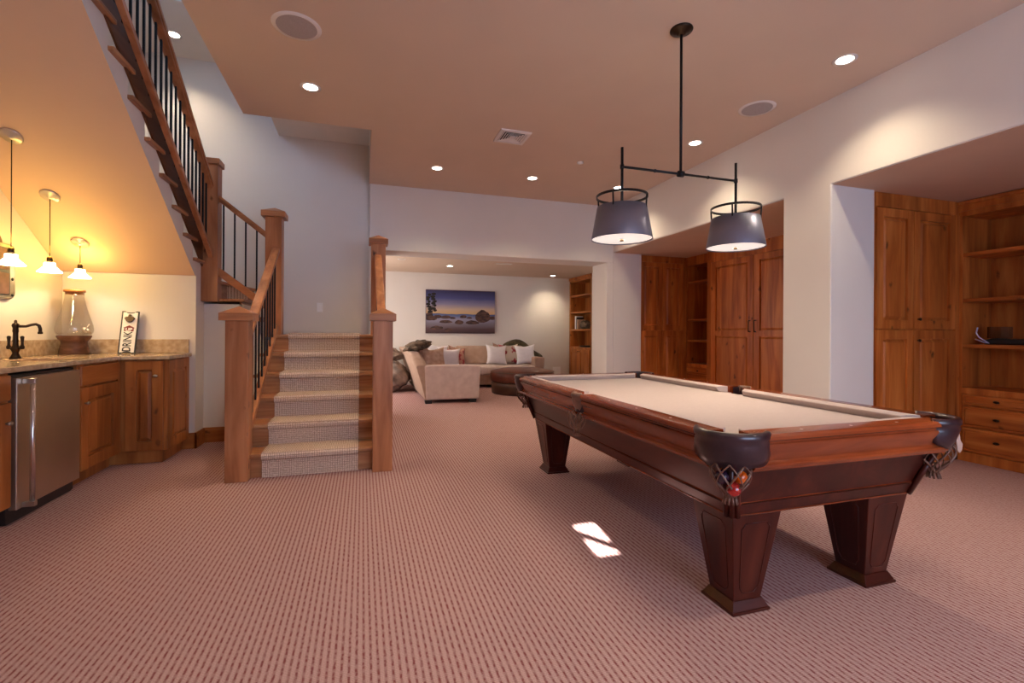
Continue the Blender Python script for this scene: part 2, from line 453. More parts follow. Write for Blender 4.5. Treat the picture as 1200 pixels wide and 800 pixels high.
def solo(name, mb, mats, label, cat, loc, group=None, **kw):
    # a thing that is one mesh; its origin sits at loc
    o = mb.build(name, mats, None, off=Vector(loc), **kw)
    o.location = loc; OFF[o.name] = Vector(loc)
    return tag(o, label, cat, group)


def struct(name, mb, mats, parent=None, **kw):
    o = mb.build(name, mats, parent, **kw)
    if parent is None: o['kind'] = 'structure'
    return o


def dup(root, loc, label=None, group=None, rot=None):
    r = root.copy(); COL.objects.link(r); r.location = loc
    if rot is not None: r.rotation_euler = rot
    if label: r['label'] = label
    if group: r['group'] = group
    OFF[r.name] = OFF.get(root.name, Vector((0, 0, 0)))
    for ch in list(root.children):
        c = ch.copy(); COL.objects.link(c); c.parent = r
        for g in list(ch.children):
            d = g.copy(); COL.objects.link(d); d.parent = c
    return r

# ================================================================ THE SETTING
XW = 3.585; XL = -2.565; ZC = 3.02; YB = 6.33; YS = 6.45; YR = -2.5; NZ = 2.333; SFZ = 2.40; SFY = 10.30
RISE = 0.182

struct('floor', MB().box(-3.6, 6.2, YR - 0.1, 10.5, -0.12, 0.0), M_CARPET)

# main ceiling: one slab with the stair opening left out
c = MB()
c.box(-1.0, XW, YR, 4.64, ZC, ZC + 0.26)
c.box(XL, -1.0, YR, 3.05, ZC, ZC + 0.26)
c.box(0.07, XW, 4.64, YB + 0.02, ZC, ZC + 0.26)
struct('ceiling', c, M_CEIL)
struct('ceiling_stair', MB().box(-1.0, 0.35, 4.60, YS + 0.1, 3.545, 3.8), M_WALL)
struct('ceiling_upstairs', MB().box(XL - 1.2, -1.0, 5.45, YS, 4.32, 4.5).box(XL - 1.2, -0.6, 1.2, 5.45, 5.3, 5.4).box(XL - 1.2, -1.0, 5.35, 5.45, 4.32, 5.3), M_WALL)
struct('wall_stair_side', MB().box(0.07, 0.17, 4.64, YS, ZC + 0.25, 3.6).box(-1.1, -1.0, 1.2, 4.60, ZC + 0.26, 5.3).box(-1.1, -1.0, 4.6, 5.5, 3.8, 5.3).box(-1.05, -1.0, 5.5, YS, 3.8, 4.4).box(-1.0, 0.36, 4.59, 4.64, ZC + 0.25, 3.6), M_WALL)

# right wall: header above both niches and the piers
w = MB().prism([(YR, 0), (-0.6, 0), (-0.6, NZ), (2.86, NZ), (2.86, 0), (3.315, 0), (3.315, NZ), (6.327, NZ), (6.327, 0), (6.78, 0), (6.78, ZC + 0.26), (YR, ZC + 0.26)], 'x', XW, 4.07)
struct('wall_right', w, M_WALL, bevel=0.010, seg=3)
n = MB()
n.box(5.60, 5.75, -0.6, 6.8, 0, NZ)
n.box(4.08, 5.60, 3.10, 3.315, 0, NZ)
n.box(XW, 5.75, -0.75, -0.6, 0, NZ)
n.box(4.08, 5.60, 6.75, 6.85, 0, NZ)
struct('wall_niche', n, M_WALL)
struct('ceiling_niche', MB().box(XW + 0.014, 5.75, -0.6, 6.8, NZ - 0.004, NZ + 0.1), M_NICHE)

# back wall with the wide opening to the lounge
w = MB()
w.box(0.08, XW + 0.0, YB, YB + 0.46, 2.178, ZC + 0.26)
w.box(0.08, 0.26, YB, YB + 0.46, 0, 2.178)
w.box(3.477, XW + 0.0, YB, YB + 0.46, 0, 2.178)
struct('wall_back', w, M_WALL, bevel=0.006)
struct('wall_stair_back', MB().box(XL - 1.2, 0.08, YS, YS + 0.34, 0, 5.3), M_WALL)
struct('wall_left', MB().box(XL - 0.15, XL, YR, 5.25, 0, ZC + 0.26), M_BARWALL)
struct('wall_stair_left', MB().box(XL - 0.15, XL, 3.05, YS, ZC + 0.26, 5.3).box(XL - 0.15, XL, 5.25, YS, 0, ZC + 0.26)
       .box(XL - 0.15, -1.0, 1.1, 1.2, ZC + 0.26, 5.3).box(XL - 0.15, XL, 1.2, 3.05, ZC + 0.26, 5.3), M_WALL)

# lounge behind the opening
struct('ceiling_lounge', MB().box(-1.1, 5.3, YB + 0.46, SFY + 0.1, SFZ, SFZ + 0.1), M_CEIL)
struct('wall_lounge_back', MB().box(-1.1, 5.3, SFY, SFY + 0.12, 0, SFZ), M_WALL)
struct('wall_lounge_side', MB().box(4.66, 4.8, 6.80, 9.12, 0, SFZ).box(5.06, 5.2, 9.12, SFY, 0, SFZ).box(4.0, 4.8, 6.79, 6.9, 0, SFZ).box(-1.1, -1.0, 6.79, SFY, 0, SFZ)
       .box(4.8, 5.2, 9.02, 9.12, 0, SFZ), M_WALL)

# rear wall behind the camera: one big window, one small high pane added for the sun patches
w = MB()
PX0, PX1, PZ0, PZ1 = 0.590, 0.730, 2.69, 2.97
w.box(XL, 0.5, YR - 0.12, YR, 0, ZC); w.box(3.3, XW, YR - 0.12, YR, 0, ZC)
w.box(0.5, 3.3, YR - 0.12, YR, 0, 0.35); w.box(0.5, PX0, YR - 0.12, YR, 2.35, ZC)
w.box(PX1, 3.3, YR - 0.12, YR, 2.35, ZC); w.box(PX0, PX1, YR - 0.12, YR, 2.35, PZ0); w.box(PX0, PX1, YR - 0.12, YR, PZ1, ZC)
struct('wall_rear', w, M_WALL)
f = MB()
for a, b in ((0.5, 0.56), (1.40, 1.46), (2.32, 2.38), (3.24, 3.3)): f.box(a, b, YR - 0.10, YR - 0.02, 0.35, 2.35)
f.box(0.5, 3.3, YR - 0.10, YR - 0.02, 0.35, 0.42); f.box(0.5, 3.3, YR - 0.10, YR - 0.02, 2.28, 2.35)
win = struct('window_1', f, W['z'])
MB().box(0.5, 3.3, YR - 0.07, YR - 0.064, 0.35, 2.35).build('pane', M_PANE, win)
MB().box(0.5, 3.3, YR - 0.20, YR - 0.19, 0.3, 2.38).build('sun_blocker', mat('sun_blocker_cloth', (0.7, 0.75, 0.85), 0.9), win)  # unseen cloth added outside the big window to block the sun
f = MB()
f.prism([(PX0 - 0.01, PZ1 - 0.035), (PX0 - 0.01, PZ1 - 0.105), (PX1 + 0.01, PZ0 + 0.04), (PX1 + 0.01, PZ0 + 0.11)], 'y', YR - 0.10, YR - 0.09)
f.box(PX0 - 0.01, PX0, YR - 0.11, YR - 0.1, PZ0, PZ1)
win2 = struct('sun_slot', f, M_IRON)  # unseen pane and slanted bar, shaped to cast the sun patches on the floor
MB().box(PX0, PX1, YR - 0.07, YR - 0.064, PZ0, PZ1).build('pane', M_PANE, win2)

# ---------------------------------------------------------------- stairs: drywall bodies
SLZ = lambda y: 1.655 + 0.70 * (5.22 - y)
XS = -1.53
T3 = lambda k: 5.46 - 0.262 * (k - 10)     # far nosing of tread k in the upper flight
poly = [(5.22, SLZ(5.22)), (3.27, 3.02), (3.05, 3.02), (3.05, 3.28), (T3(18) - 0.03, 3.276)]
for k in range(18, 9, -1):
    y = T3(k) - 0.03
    zt = RISE * k - 0.03
    poly.append((y, zt)); poly.append((y, RISE * (k - 1) - 0.03))
poly = poly[:-1] + [(T3(10) - 0.03, 1.655)]
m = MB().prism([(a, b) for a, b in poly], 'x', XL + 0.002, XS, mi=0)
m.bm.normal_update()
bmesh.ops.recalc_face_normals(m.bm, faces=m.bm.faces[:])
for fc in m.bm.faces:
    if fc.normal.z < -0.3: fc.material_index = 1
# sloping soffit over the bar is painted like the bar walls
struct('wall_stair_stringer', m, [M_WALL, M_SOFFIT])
# drywall under the short turn and the end wall of the bar
m = MB()
m.box(XL, XS, 5.25, 5.60, 0, 1.655)
m.box(XS - 0.3, -1.17, 5.50, YS, 0, 1.40)
m.box(-1.17, -0.99, 5.50, YS, 0, 1.22)
m.box(XL, XS, 5.60, YS, 0, 1.60)
struct('wall_stair_under', m, M_WALL)
m = MB()
m.box(XS - 0.001, XS + 0.018, 5.232, 5.5, 0, 0.13); m.box(-1.66, XS + 0.018, 5.232, 5.25, 0, 0.13)
m.box(XS + 0.018, -0.99, 5.482, 5.5, 0, 0.13)
m.box(XS - 0.001, XS + 0.013, 5.237, 5.5, 0.13, 0.15); m.box(-1.66, XS + 0.013, 5.237, 5.25, 0.13, 0.15); m.box(XS + 0.013, -0.99, 5.487, 5.5, 0.13, 0.15)
struct('baseboard_left', m, BARW['x'], bevel=0.003)

# ---------------------------------------------------------------- lower flight
Y1 = 4.03; RUN = 0.27
st = thing('staircase', 'lower oak stair flight of six steps with a beige woven runner', 'stairs', (-0.4, Y1, 0))
for k in range(1, 7):
    y = Y1 + RUN * (k - 1); z = RISE * k
    yend = y + RUN + 0.03 if k < 6 else YS
    (MB().box(-0.955, 0.155, y, yend, z - 0.03, z) if k < 6 else MB().prism([(-0.955, y), (0.155, y), (0.155, 6.326), (0.076, 6.326), (0.076, YS - .002), (-0.955, YS - .002)], 'z', z - .03, z)).build('tread', OAK['x'], st, bevel=0.008, seg=3)
    MB().box(-0.915, 0.155, y + 0.035, y + 0.055, z - RISE, z - 0.031).build('riser', OAK['x'], st)
m = MB()
m.prism([(Y1 + 0.06, 0)] + sum([[(Y1 + 0.06 + RUN * i, RISE * i + RISE - 0.035), (Y1 + 0.06 + RUN * (i + 1), RISE * i + RISE - 0.035)] for i in range(5)], []) + [(Y1 + 0.06 + RUN * 5, RISE * 6 - 0.035), (6.32, RISE * 6 - 0.035), (6.32, 0)], 'x', -0.91, 0.15)
m.build('carriage', M_WALL, st)
# runner: follows risers, wraps over each nosing
prof = [(Y1 + 0.026, 0.0)]
for k in range(1, 7):
    y = Y1 + RUN * (k - 1); z = RISE * k
    prof += [(y + 0.026, z - 0.045), (y + 0.006, z - 0.042), (y - 0.010, z - 0.030), (y - 0.012, z - 0.008), (y - 0.002, z + 0.008), (y + 0.02, z + 0.012)]
    prof += [(y + RUN + 0.026, z + 0.012)] if k < 6 else [(YS - 0.01, z + 0.012)]
m = MB()
X0r, X1r = -0.735, -0.03
A = [m.bm.verts.new((X0r, a, b)) for a, b in prof]; B = [m.bm.verts.new((X1r, a, b)) for a, b in prof]
for i in range(len(prof) - 1): m._f([A[i], A[i + 1], B[i + 1], B[i]])
o = m.build('runner', M_RUNNER, st)
md = o.modifiers.new('sol', 'SOLIDIFY'); md.thickness = 0.008; md.offset = 0

# short turning flight
st2 = thing('staircase_turn', 'short turning steps between the two middle newel posts', 'stairs', (-1.25, 5.9, 1.09))
MB().box(-1.19, -1.0, 5.49, YS - 0.02, RISE * 7 - 0.03, RISE * 7 + 0.0).build('tread', OAK['y'], st2, bevel=0.006)
MB().box(-1.02, -1.0, 5.5, YS - 0.02, 1.09, RISE * 7 - 0.031).build('riser', OAK['y'], st2)
MB().box(-1.525, -1.16, 5.47, YS - 0.02, RISE * 8 - 0.03, RISE * 8).build('tread', OAK['y'], st2, bevel=0.006)
MB().box(-1.21, -1.19, 5.5, YS - 0.02, RISE * 7, RISE * 8 - 0.031).build('riser', OAK['y'], st2)
m = MB().hexa([(-1.50, 5.56, RISE * 9 - 0.03), (-1.38, 5.50, RISE * 9 - 0.03), (-1.22, YS - 0.02, RISE * 9 - 0.03), (-1.72, YS - 0.02, RISE * 9 - 0.03),
               (-1.50, 5.56, RISE * 9), (-1.38, 5.50, RISE * 9), (-1.22, YS - 0.02, RISE * 9), (-1.72, YS - 0.02, RISE * 9)])
m.build('tread', OAK['y'], st2, bevel=0.006)
m = MB().hexa([(-1.44, 5.56, RISE * 8), (-1.42, 5.55, RISE * 8), (-1.26, YS - 0.02, RISE * 8), (-1.28, YS - 0.02, RISE * 8),
               (-1.44, 5.56, RISE * 9 - .031), (-1.42, 5.55, RISE * 9 - .031), (-1.26, YS - 0.02, RISE * 9 - .031), (-1.28, YS - 0.02, RISE * 9 - .031)])
m.build('riser', OAK['y'], st2)
a, b = 0.22, 0.78
pr = lambda t, dx: (-1.42 + 0.16 * t + dx, 5.55 + (YS - 0.02 - 5.55) * t)
m = MB()
for z0, z1 in ((RISE * 8, RISE * 9),):
    p = [pr(a, 0.006), pr(b, 0.006), pr(b, 0.0), pr(a, 0.0)]
    m.hexa([(q[0], q[1], z0) for q in p] + [(q[0], q[1], z1) for q in p])
m.box(-1.40, -1.17, 5.75, 6.25, RISE * 8, RISE * 8 + 0.01)
m.build('runner', M_RUNNER, st2)

# upper flight
st3 = thing('staircase_upper', 'upper oak stair flight climbing along the left over the bar', 'stairs', (-2.0, 4.4, 1.8))
for k in range(10, 18):
    y = T3(k); z = RISE * k
    MB().box(XL + 0.01, XS + 0.035, y - 0.30, y, z - 0.03, z).build('tread', OAK['y'], st3, bevel=0.006)
for k in range(11, 19):
    MB().box(XL + 0.01, XS - 0.001, T3(k) - 0.05, T3(k) - 0.03, RISE * (k - 1) - 0.02, RISE * k - 0.031).build('riser', OAK['y'], st3)
m = MB()
for k in range(10, 18):
    m.box(-2.40, -1.72, T3(k) - 0.27, T3(k) + 0.008, RISE * k, RISE * k + 0.01)
    m.box(-2.40, -1.72, T3(k + 1) - 0.03, T3(k + 1) - 0.022, RISE * k, RISE * (k + 1) - 0.03)
m.build('runner', M_RUNNER, st3)

# ---------------------------------------------------------------- railings
NW = 0.155


def newel(parent, cx, cy, z0, zcap, cap=0.225, pyr=0.055):
    m = MB().box(cx - NW / 2, cx + NW / 2, cy - NW / 2, cy + NW / 2, z0, zcap)
    m.build('newel_post', NEW['z'], parent, bevel=0.004)
    h = cap / 2
    m = MB().box(cx - h, cx + h, cy - h, cy + h, zcap, zcap + 0.055)
    m.rings([[(cx - h, cy - h, zcap + 0.056), (cx + h, cy - h, zcap + 0.056), (cx + h, cy + h, zcap + 0.056), (cx - h, cy + h, zcap + 0.056)],
             [(cx - .002, cy - .002, zcap + 0.055 + pyr), (cx + .002, cy - .002, zcap + 0.055 + pyr), (cx + .002, cy + .002, zcap + 0.055 + pyr), (cx - .002, cy + .002, zcap + 0.055 + pyr)]], smooth=False)
    m.build('post_cap', NEW['x'], parent, bevel=0.003)


def handrail(parent, p, q, ax):
    m = MB().bar(p, q, 0.075, 0.045)
    m.bar(Vector(p) - Vector((0, 0, .028)), Vector(q) - Vector((0, 0, .028)), 0.05, 0.03)
    m.build('handrail', NEW[ax], parent, bevel=0.008, seg=3)


def lowrail(parent, p, q, ax, w=0.05, h=0.055):
    MB().bar(p, q, w, h).build('bottom_rail', NEW[ax], parent, bevel=0.003)


def balusters(parent, p0, p1, q0, q1, n, s=0.014, e0=0.5, e1=0.5):
    # p0->p1 line of the bottom rail, q0->q1 line of the handrail
    for i in range(n):
        t = (i + e0) / (n - 1 + e0 + e1)
        a = Vector(p0).lerp(Vector(p1), t); b = Vector(q0).lerp(Vector(q1), t)
        MB().box(a.x - s / 2, a.x + s / 2, a.y - s / 2, a.y + s / 2, a.z, b.z).build('baluster', M_IRON, parent)


XRL = -0.893; XRR = 0.157
rl = thing('stair_railing', 'left railing of the lower stair flight with iron balusters and two wooden newel posts', 'railing', (XRL, 4.05, 0))
newel(rl, XRL, 4.05, 0.0, 1.205)
newel(rl, -0.885, 5.49, 1.09, 2.31)
NOS = lambda y: RISE * (1 + (y - Y1) / RUN)
XR2 = XRL + .035
p, q = (XR2, 4.13, 1.095), (XR2, 5.41, 1.975)
handrail(rl, p, q, 'y')
p2, q2 = (XR2, 4.13, NOS(4.13) + 0.06), (XR2, 5.41, NOS(5.41) + 0.06)
lowrail(rl, p2, q2, 'y')
balusters(rl, p2, q2, p, q, 10)

rr_ = thing('stair_railing', 'right railing of the lower stair flight, beside the lounge opening', 'railing', (XRR, 4.05, 0))
newel(rr_, XRR, 4.03, 0.0, 1.215, 0.205)
newel(rr_, XRR + .005, 5.50, 1.09, 2.095, 0.205)
p, q = (XRR, 4.11, 1.18), (XRR, 5.42, 1.955)
handrail(rr_, p, q, 'y')
p2, q2 = (XRR - 0.01, 4.11, NOS(4.11) + 0.045), (XRR - 0.01, 5.42, NOS(5.42) + 0.045)
lowrail(rr_, p2, q2, 'y')
balusters(rr_, p2, q2, p, q, 10)

rm = thing('stair_railing', 'short middle railing with four balusters, sloping down to the tall capped post', 'railing', (-1.2, 5.47, 1.2))
newel(rm, -1.465, 5.475, 1.42, 2.79, 0.19, 0.03)
p, q = (-1.39, 5.47, 2.475), (-0.96, 5.47, 2.135)
handrail(rm, p, q, 'x')
p2, q2 = (-1.39, 5.47, 1.725), (-0.96, 5.47, 1.39)
lowrail(rm, p2, q2, 'x', 0.05, 0.09)
for x in (-1.352, -1.252, -1.151, -1.049):
    t = (x + 1.39) / 0.43
    MB().box(x - .007, x + .007, 5.463, 5.477, 1.725 - .335 * t, 2.475 - .34 * t).build('baluster', M_IRON, rm)

ru = thing('stair_railing', 'long upper railing with many black balusters, rising to the top left', 'railing', (-1.46, 4.5, 2.0))
N3 = lambda y: RISE * (10 + (5.46 - y) / 0.262)
p, q = (-1.46, 5.40, N3(5.40) + 0.72), (-1.46, 2.9, N3(2.9) + 0.72)
handrail(ru, p, q, 'y')
p2, q2 = (-1.475, 5.40, N3(5.40) + 0.02), (-1.475, 2.9, N3(2.9) + 0.02)
lowrail(ru, (-1.448, 5.40, N3(5.40) + 0.02), (-1.448, 2.9, N3(2.9) + 0.02), 'y', 0.04, 0.055)
MB().bar((XS + .009, 5.40, N3(5.40) + 0.03), (XS + .009, 2.9, N3(2.9) + 0.03), 0.014, 0.26).build('skirt_board', OAKD, ru)
balusters(ru, p2, q2, p, q, 25)

# ---------------------------------------------------------------- ceiling fixtures
CANS = [(-0.395, 3.975, 'in the main ceiling near the stair opening, left of the others'), (0.81, 5.485, 'nearest the stair opening in the far row'),
        (1.977, 5.475, 'in the middle of the far row, right of the air vent'), (3.17, 5.477, 'seen just above the left drum shade'),
        (3.145, 3.95, 'right of the pendant rod, near the right wall'), (3.165, 2.43, 'nearest the camera by the right wall')]


def can(x, y, z, lab, watt, on=True, spot=True, r=0.052):
    t = thing('recessed_light', lab, 'ceiling light', (x, y, z), 'recessed ceiling lights')
    MB().lathe((x, y, z), [(r, -0.001), (r + 0.022, -0.004), (r + 0.024, 0.0)], 28, cap=False).build('trim_ring', M_TRIM, t)
    MB().lathe((x, y, z), [(r, -0.002), (0.001, -0.0021)], 28, cap=False).build('lamp_face', M_CAN if on else M_CANOFF, t)
    if on and spot:
        lamp('ceiling_spot', 'SPOT', (x, y, z - 0.012), watt, WARM, spot_size=R(118), spot_blend=0.85, shadow_soft_size=0.04)
    return t


for x, y, lab in CANS:
    can(x, y, ZC, 'bright recessed ceiling light ' + lab, CAN_W)
for x, y in ((-0.4, 0.9), (1.38, 0.6), (3.165, 0.6), (1.38, -1.2)):
    lamp('ceiling_spot', 'SPOT', (x, y, ZC - 0.012), BACK_FILL_W, WARM, spot_size=R(118), spot_blend=0.85, shadow_soft_size=0.04)  # unseen spots added out of view for illumination, no fixtures modelled
can(-1.96, 5.98, 4.32, 'bright recessed light high above the stairwell, seen past the upper railing', 50)
can(1.60, 9.09, SFZ, 'small recessed light in the lounge ceiling above the picture', 42)
can(4.08, 9.90, SFZ, 'small recessed light in the lounge ceiling by the bookcase', 42)
can(4.62, 2.44, NZ, 'unlit recessed light in the ceiling of the right cabinet niche', 0, on=False)
can(0.65, 8.53, SFZ, 'unlit recessed light at the left of the lounge ceiling', 0, on=False)

for x, y, lab in ((-0.4, 3.21, 'round ceiling speaker near the stair opening'), (3.153, 3.182, 'round ceiling speaker near the right wall')):
    t = thing('ceiling_speaker', lab, 'speaker', (x, y, ZC), 'ceiling speakers')
    MB().lathe((x, y, ZC), [(0.118, -0.006), (0.140, -0.005), (0.145, 0.0)], 40, cap=False).build('bezel', M_TRIM, t)
    MB().lathe((x, y, ZC), [(0.119, -0.004), (0.06, -0.006), (0.001, -0.007)], 40, cap=False).build('grille', M_GRILLE, t)

t = thing('air_vent', 'square louvred air vent in the middle of the main ceiling', 'air vent', (1.37, 4.37, ZC))
vx, vy = 1.37, 4.37
m = MB()
for r0, r1, z0, z1 in ((0.15, 0.118, -0.012, 0),):
    for sx in (0, 1, 2, 3):
        M4 = Matrix.Rotation(R(90) * sx, 4, 'Z')
        a = [Vector((-r0, -r0, z0)), Vector((r0, -r0, z0)), Vector((r1, -r1, z0 - .002)), Vector((-r1, -r1, z0 - .002)), Vector((-r0, -r0, z1)), Vector((r0, -r0, z1)), Vector((r1, -r1, z1)), Vector((-r1, -r1, z1))]
        m.hexa([M4 @ v + Vector((vx, vy, ZC)) for v in a])
m.build('frame', M_TRIM, t)
MB().box(vx - .118, vx + .118, vy - .118, vy + .118, ZC - .002, ZC).build('backing', M_DARKGAP, t)
m = MB()
for i, r0 in enumerate((0.112, 0.090, 0.068, 0.046)):
    r1 = r0 - 0.012
    for sx in range(4):
        M4 = Matrix.Rotation(R(90) * sx, 4, 'Z')
        a = [Vector((-r0, -r0, -.012)), Vector((r0, -r0, -.012)), Vector((r1, -r1, -.006)), Vector((-r1, -r1, -.006)), Vector((-r0, -r0, -.009)), Vector((r0, -r0, -.009)), Vector((r1, -r1, -.003)), Vector((-r1, -r1, -.003))]
        m.hexa([M4 @ v + Vector((vx, vy, ZC)) for v in a])
m.box(vx - .026, vx + .026, vy - .026, vy + .026, ZC - .012, ZC - .003)
m.build('louvre', M_TRIM, t)
solo('air_vent', MB().box(2.35, 2.65, 8.4, 8.5, SFZ - 0.008, SFZ), M_TRIM, 'slim air vent in the lounge ceiling', 'air vent', (2.5, 8.45, SFZ))
solo('smoke_detector', MB().lathe((2.297, 4.794, ZC), [(0.036, 0), (0.034, -0.012), (0.018, -0.018), (0.001, -0.019)], 24), M_WHITE, 'small round sprinkler cover on the main ceiling, right of the vent', 'sprinkler', (2.297, 4.794, ZC))

# ================================================================ CABINETS
def fr(ox, oy, ux, uy, nx, ny):
    return ((ox, oy), (ux, uy), (nx, ny))


def door(parent, F, u0, u1, z0, z1, n0=0.0, stile=0.06, rail=0.065, W_=None, splits=(), name='door', t=0.02, axis='z'):
    W_ = W_ or W
    m = MB()
    m.ob(F, u0, u0 + stile, n0, n0 + t, z0, z1); m.ob(F, u1 - stile, u1, n0, n0 + t, z0, z1)
    edges = [z0] + [s for s in splits] + [z1]
    m.ob(F, u0 + stile, u1 - stile, n0, n0 + t, z0, z0 + rail); m.ob(F, u0 + stile, u1 - stile, n0, n0 + t, z1 - rail, z1)
    for s in splits: m.ob(F, u0 + stile, u1 - stile, n0, n0 + t, s - rail / 2, s + rail / 2)
    for i in range(len(edges) - 1):
        a = edges[i] + (rail if i == 0 else rail / 2); b = edges[i + 1] - (rail if i == len(edges) - 2 else rail / 2)
        m.ob(F, u0 + stile, u1 - stile, n0, n0 + 0.003, a, b)
        m.ob(F, u0 + stile + .010, u1 - stile - .010, n0 + 0.003, n0 + 0.016, a + .010, b - .010, inset=0.022)
    return m.build(name, W_[axis], parent, bevel=0.002)


def slab_drawer(parent, F, u0, u1, z0, z1, n0=0.0, W_=None, axis='y', raised=True):
    W_ = W_ or W
    m = MB().ob(F, u0, u1, n0, n0 + 0.012, z0, z1)
    if raised: m.ob(F, u0 + .018, u1 - .018, n0 + .012, n0 + .022, z0 + .018, z1 - .018, inset=0.01)
    else: m.ob(F, u0, u1, n0 + .012, n0 + .02, z0, z1, inset=0.004)
    return m.build('drawer', W_[axis], parent, bevel=0.002)


def knob(parent, F, u, z, n0, r=0.014, wide=1.0, m_=None):
    o, uu, nn = F
    P = lambda n: Vector((o[0] + uu[0] * u + nn[0] * n, o[1] + uu[1] * u + nn[1] * n, z))
    m = MB()
    path = [P(n0), P(n0 + .010), P(n0 + .012), P(n0 + .018), P(n0 + .026), P(n0 + .028)]
    m.tube(path, [.006, .005, r * .8, r, r * .8, .002], 12)
    if wide != 1.0:
        c = P(n0 + .018)
        for v in m.bm.verts:
            d = v.co - c
            k = d.x * uu[0] + d.y * uu[1]
            v.co += Vector((uu[0], uu[1], 0)) * k * (wide - 1)
    return m.build('knob', m_ or M_BRONZE, parent)


# --- niche by the right edge: tall cupboard facing the camera
F = fr(4.11, 2.89, 1, 0, 0, -1)
t = thing('tall_cabinet', 'tall four-door wooden cabinet in the right niche, beside the white wall reveal', 'cabinet', (4.6, 3.0, 0))
m = MB().ob(F, -0.035, 1.038, -0.20, 0, 0, NZ - .005)
m.ob(F, 0.0, 1.038, 0, 0.012, 2.205, NZ - .005)
m.ob(F, 0.985, 1.038, 0, 0.02, 0, 2.205); m.ob(F, 0, 1.038, 0, 0.02, 0, 0.09)
m.build('body', W['z'], t, bevel=0.002)
for (a, b, z0, z1, ku, kz) in ((0.004, 0.445, 1.175, 2.198, None, 0), (0.452, 0.982, 1.175, 2.198, 0.50, 1.26), (0.004, 0.445, 0.10, 1.165, None, 0), (0.452, 0.982, 0.10, 1.165, 0.495, 1.074)):
    d = door(t, F, a, b, z0, z1, 0.001, 0.075, 0.075)
    if ku: knob(d, F, ku, kz, 0.021, 0.014)

# --- shelf unit along the niche back wall
F = fr(5.15, 2.892, 0, -1, -1, 0)
t = thing('bookcase', 'built-in wooden bookcase with three drawers at the right edge, headset on its shelf', 'bookcase', (5.35, 2.3, 0))
UW = 1.0
m = MB()
m.ob(F, 0.0, 0.042, -0.40, 0.0, 0, NZ - .005); m.ob(F, UW, UW + 0.06, -0.40, 0.0, 0, NZ - .005)
m.ob(F, 0.0, UW + 0.06, -0.42, -0.40, 0, NZ - .005)
m.ob(F, 0.042, UW, -0.40, 0.0, 2.19, NZ - .005)
m.ob(F, 0.0, UW + .06, 0.0, 0.012, 2.235, NZ - .005, inset=.0); m.ob(F, 0.0, UW + .06, 0.012, 0.03, 2.285, NZ - .006, inset=.008)
m.ob(F, 0.042, UW, -0.40, 0.0, 0.60, 0.655)
m.ob(F, 0.042, UW, -0.40, -0.01, 0.0, 0.60)
m.ob(F, 0.0, UW + 0.06, 0.0, 0.016, 0, 0.085)
m.build('frame', W['z'], t, bevel=0.002)
for z in (1.043, 1.451, 1.862):
    MB().ob(F, 0.043, UW - .001, -0.399, -0.008, z - 0.032, z).build('shelf', W['y'], t, bevel=0.002)
for z0, z1, kz in ((0.503, 0.592, 0.555), (0.312, 0.492, 0.402), (0.095, 0.300, 0.207)):
    d = slab_drawer(t, F, 0.052, UW - 0.01, z0, z1, 0.001)
    for u in (0.306, 0.74): knob(d, F, u, kz, 0.023, 0.012, 1.9)
F2 = fr(5.15, 1.83, 0, -1, -1, 0)
t = thing('tall_cabinet', 'tall wooden cabinet next to the bookcase, beyond the right picture edge', 'cabinet', (5.35, 1.2, 0))
m = MB().ob(F2, 0.003, 1.3, -0.40, 0, 0, NZ - .005); m.build('body', W['z'], t)
for a, b in ((0.01, 0.65), (0.655, 1.29)): door(t, F2, a, b, 0.1, 2.2, 0.001, 0.07, 0.075, splits=(1.15,))

# headset / radio on the shelf
t = thing('headset', 'black headset with smoked visor and silver strap on the bookcase shelf', 'headset', (5.33, 2.62, 1.043))
cx_, cy_, z_ = 5.33, 2.62, 1.043
MB().prism([(2.42, z_ + .001), (2.74, z_ + .001), (2.76, z_ + .03), (2.70, z_ + .055), (2.50, z_ + .05), (2.42, z_ + .035)], 'x', 5.25, 5.38).build('body', M_BLACK, t, bevel=.01, seg=3)
MB().lathe((5.30, 2.46, z_ + .001), [(.001, 0), (.038, 0), (.042, .02), (.042, .05), (.03, .062), (.001, .064)], 20).build('ear_cup', M_BLACK, t)
m = MB(); rr = []
for i in range(9):
    a = R(-10 + 20 * i); y = 2.655 + 0.10 * math.cos(a); x = 5.32 - 0.06 * math.sin(a)
    rr.append([(x, y, z_ + .055), (x, y + (0.0), z_ + .155)])
for a, b in zip(rr, rr[1:]): m._f([m.bm.verts.new(q) for q in (a[0], b[0], b[1], a[1])], 0, True)
m.build('visor', M_SMOKE, t, weld=True)
MB().tube([(5.25, 2.79, z_ + .15), (5.24, 2.795, z_ + .10), (5.235, 2.77, z_ + .06), (5.23, 2.73, z_ + .035), (5.23, 2.70, z_ + .012), (5.235, 2.74, z_ + .02), (5.24, 2.80, z_ + .045)], .006, 8).build('strap', mat('pale_strap', (0.6, 0.62, 0.85), 0.4), t)

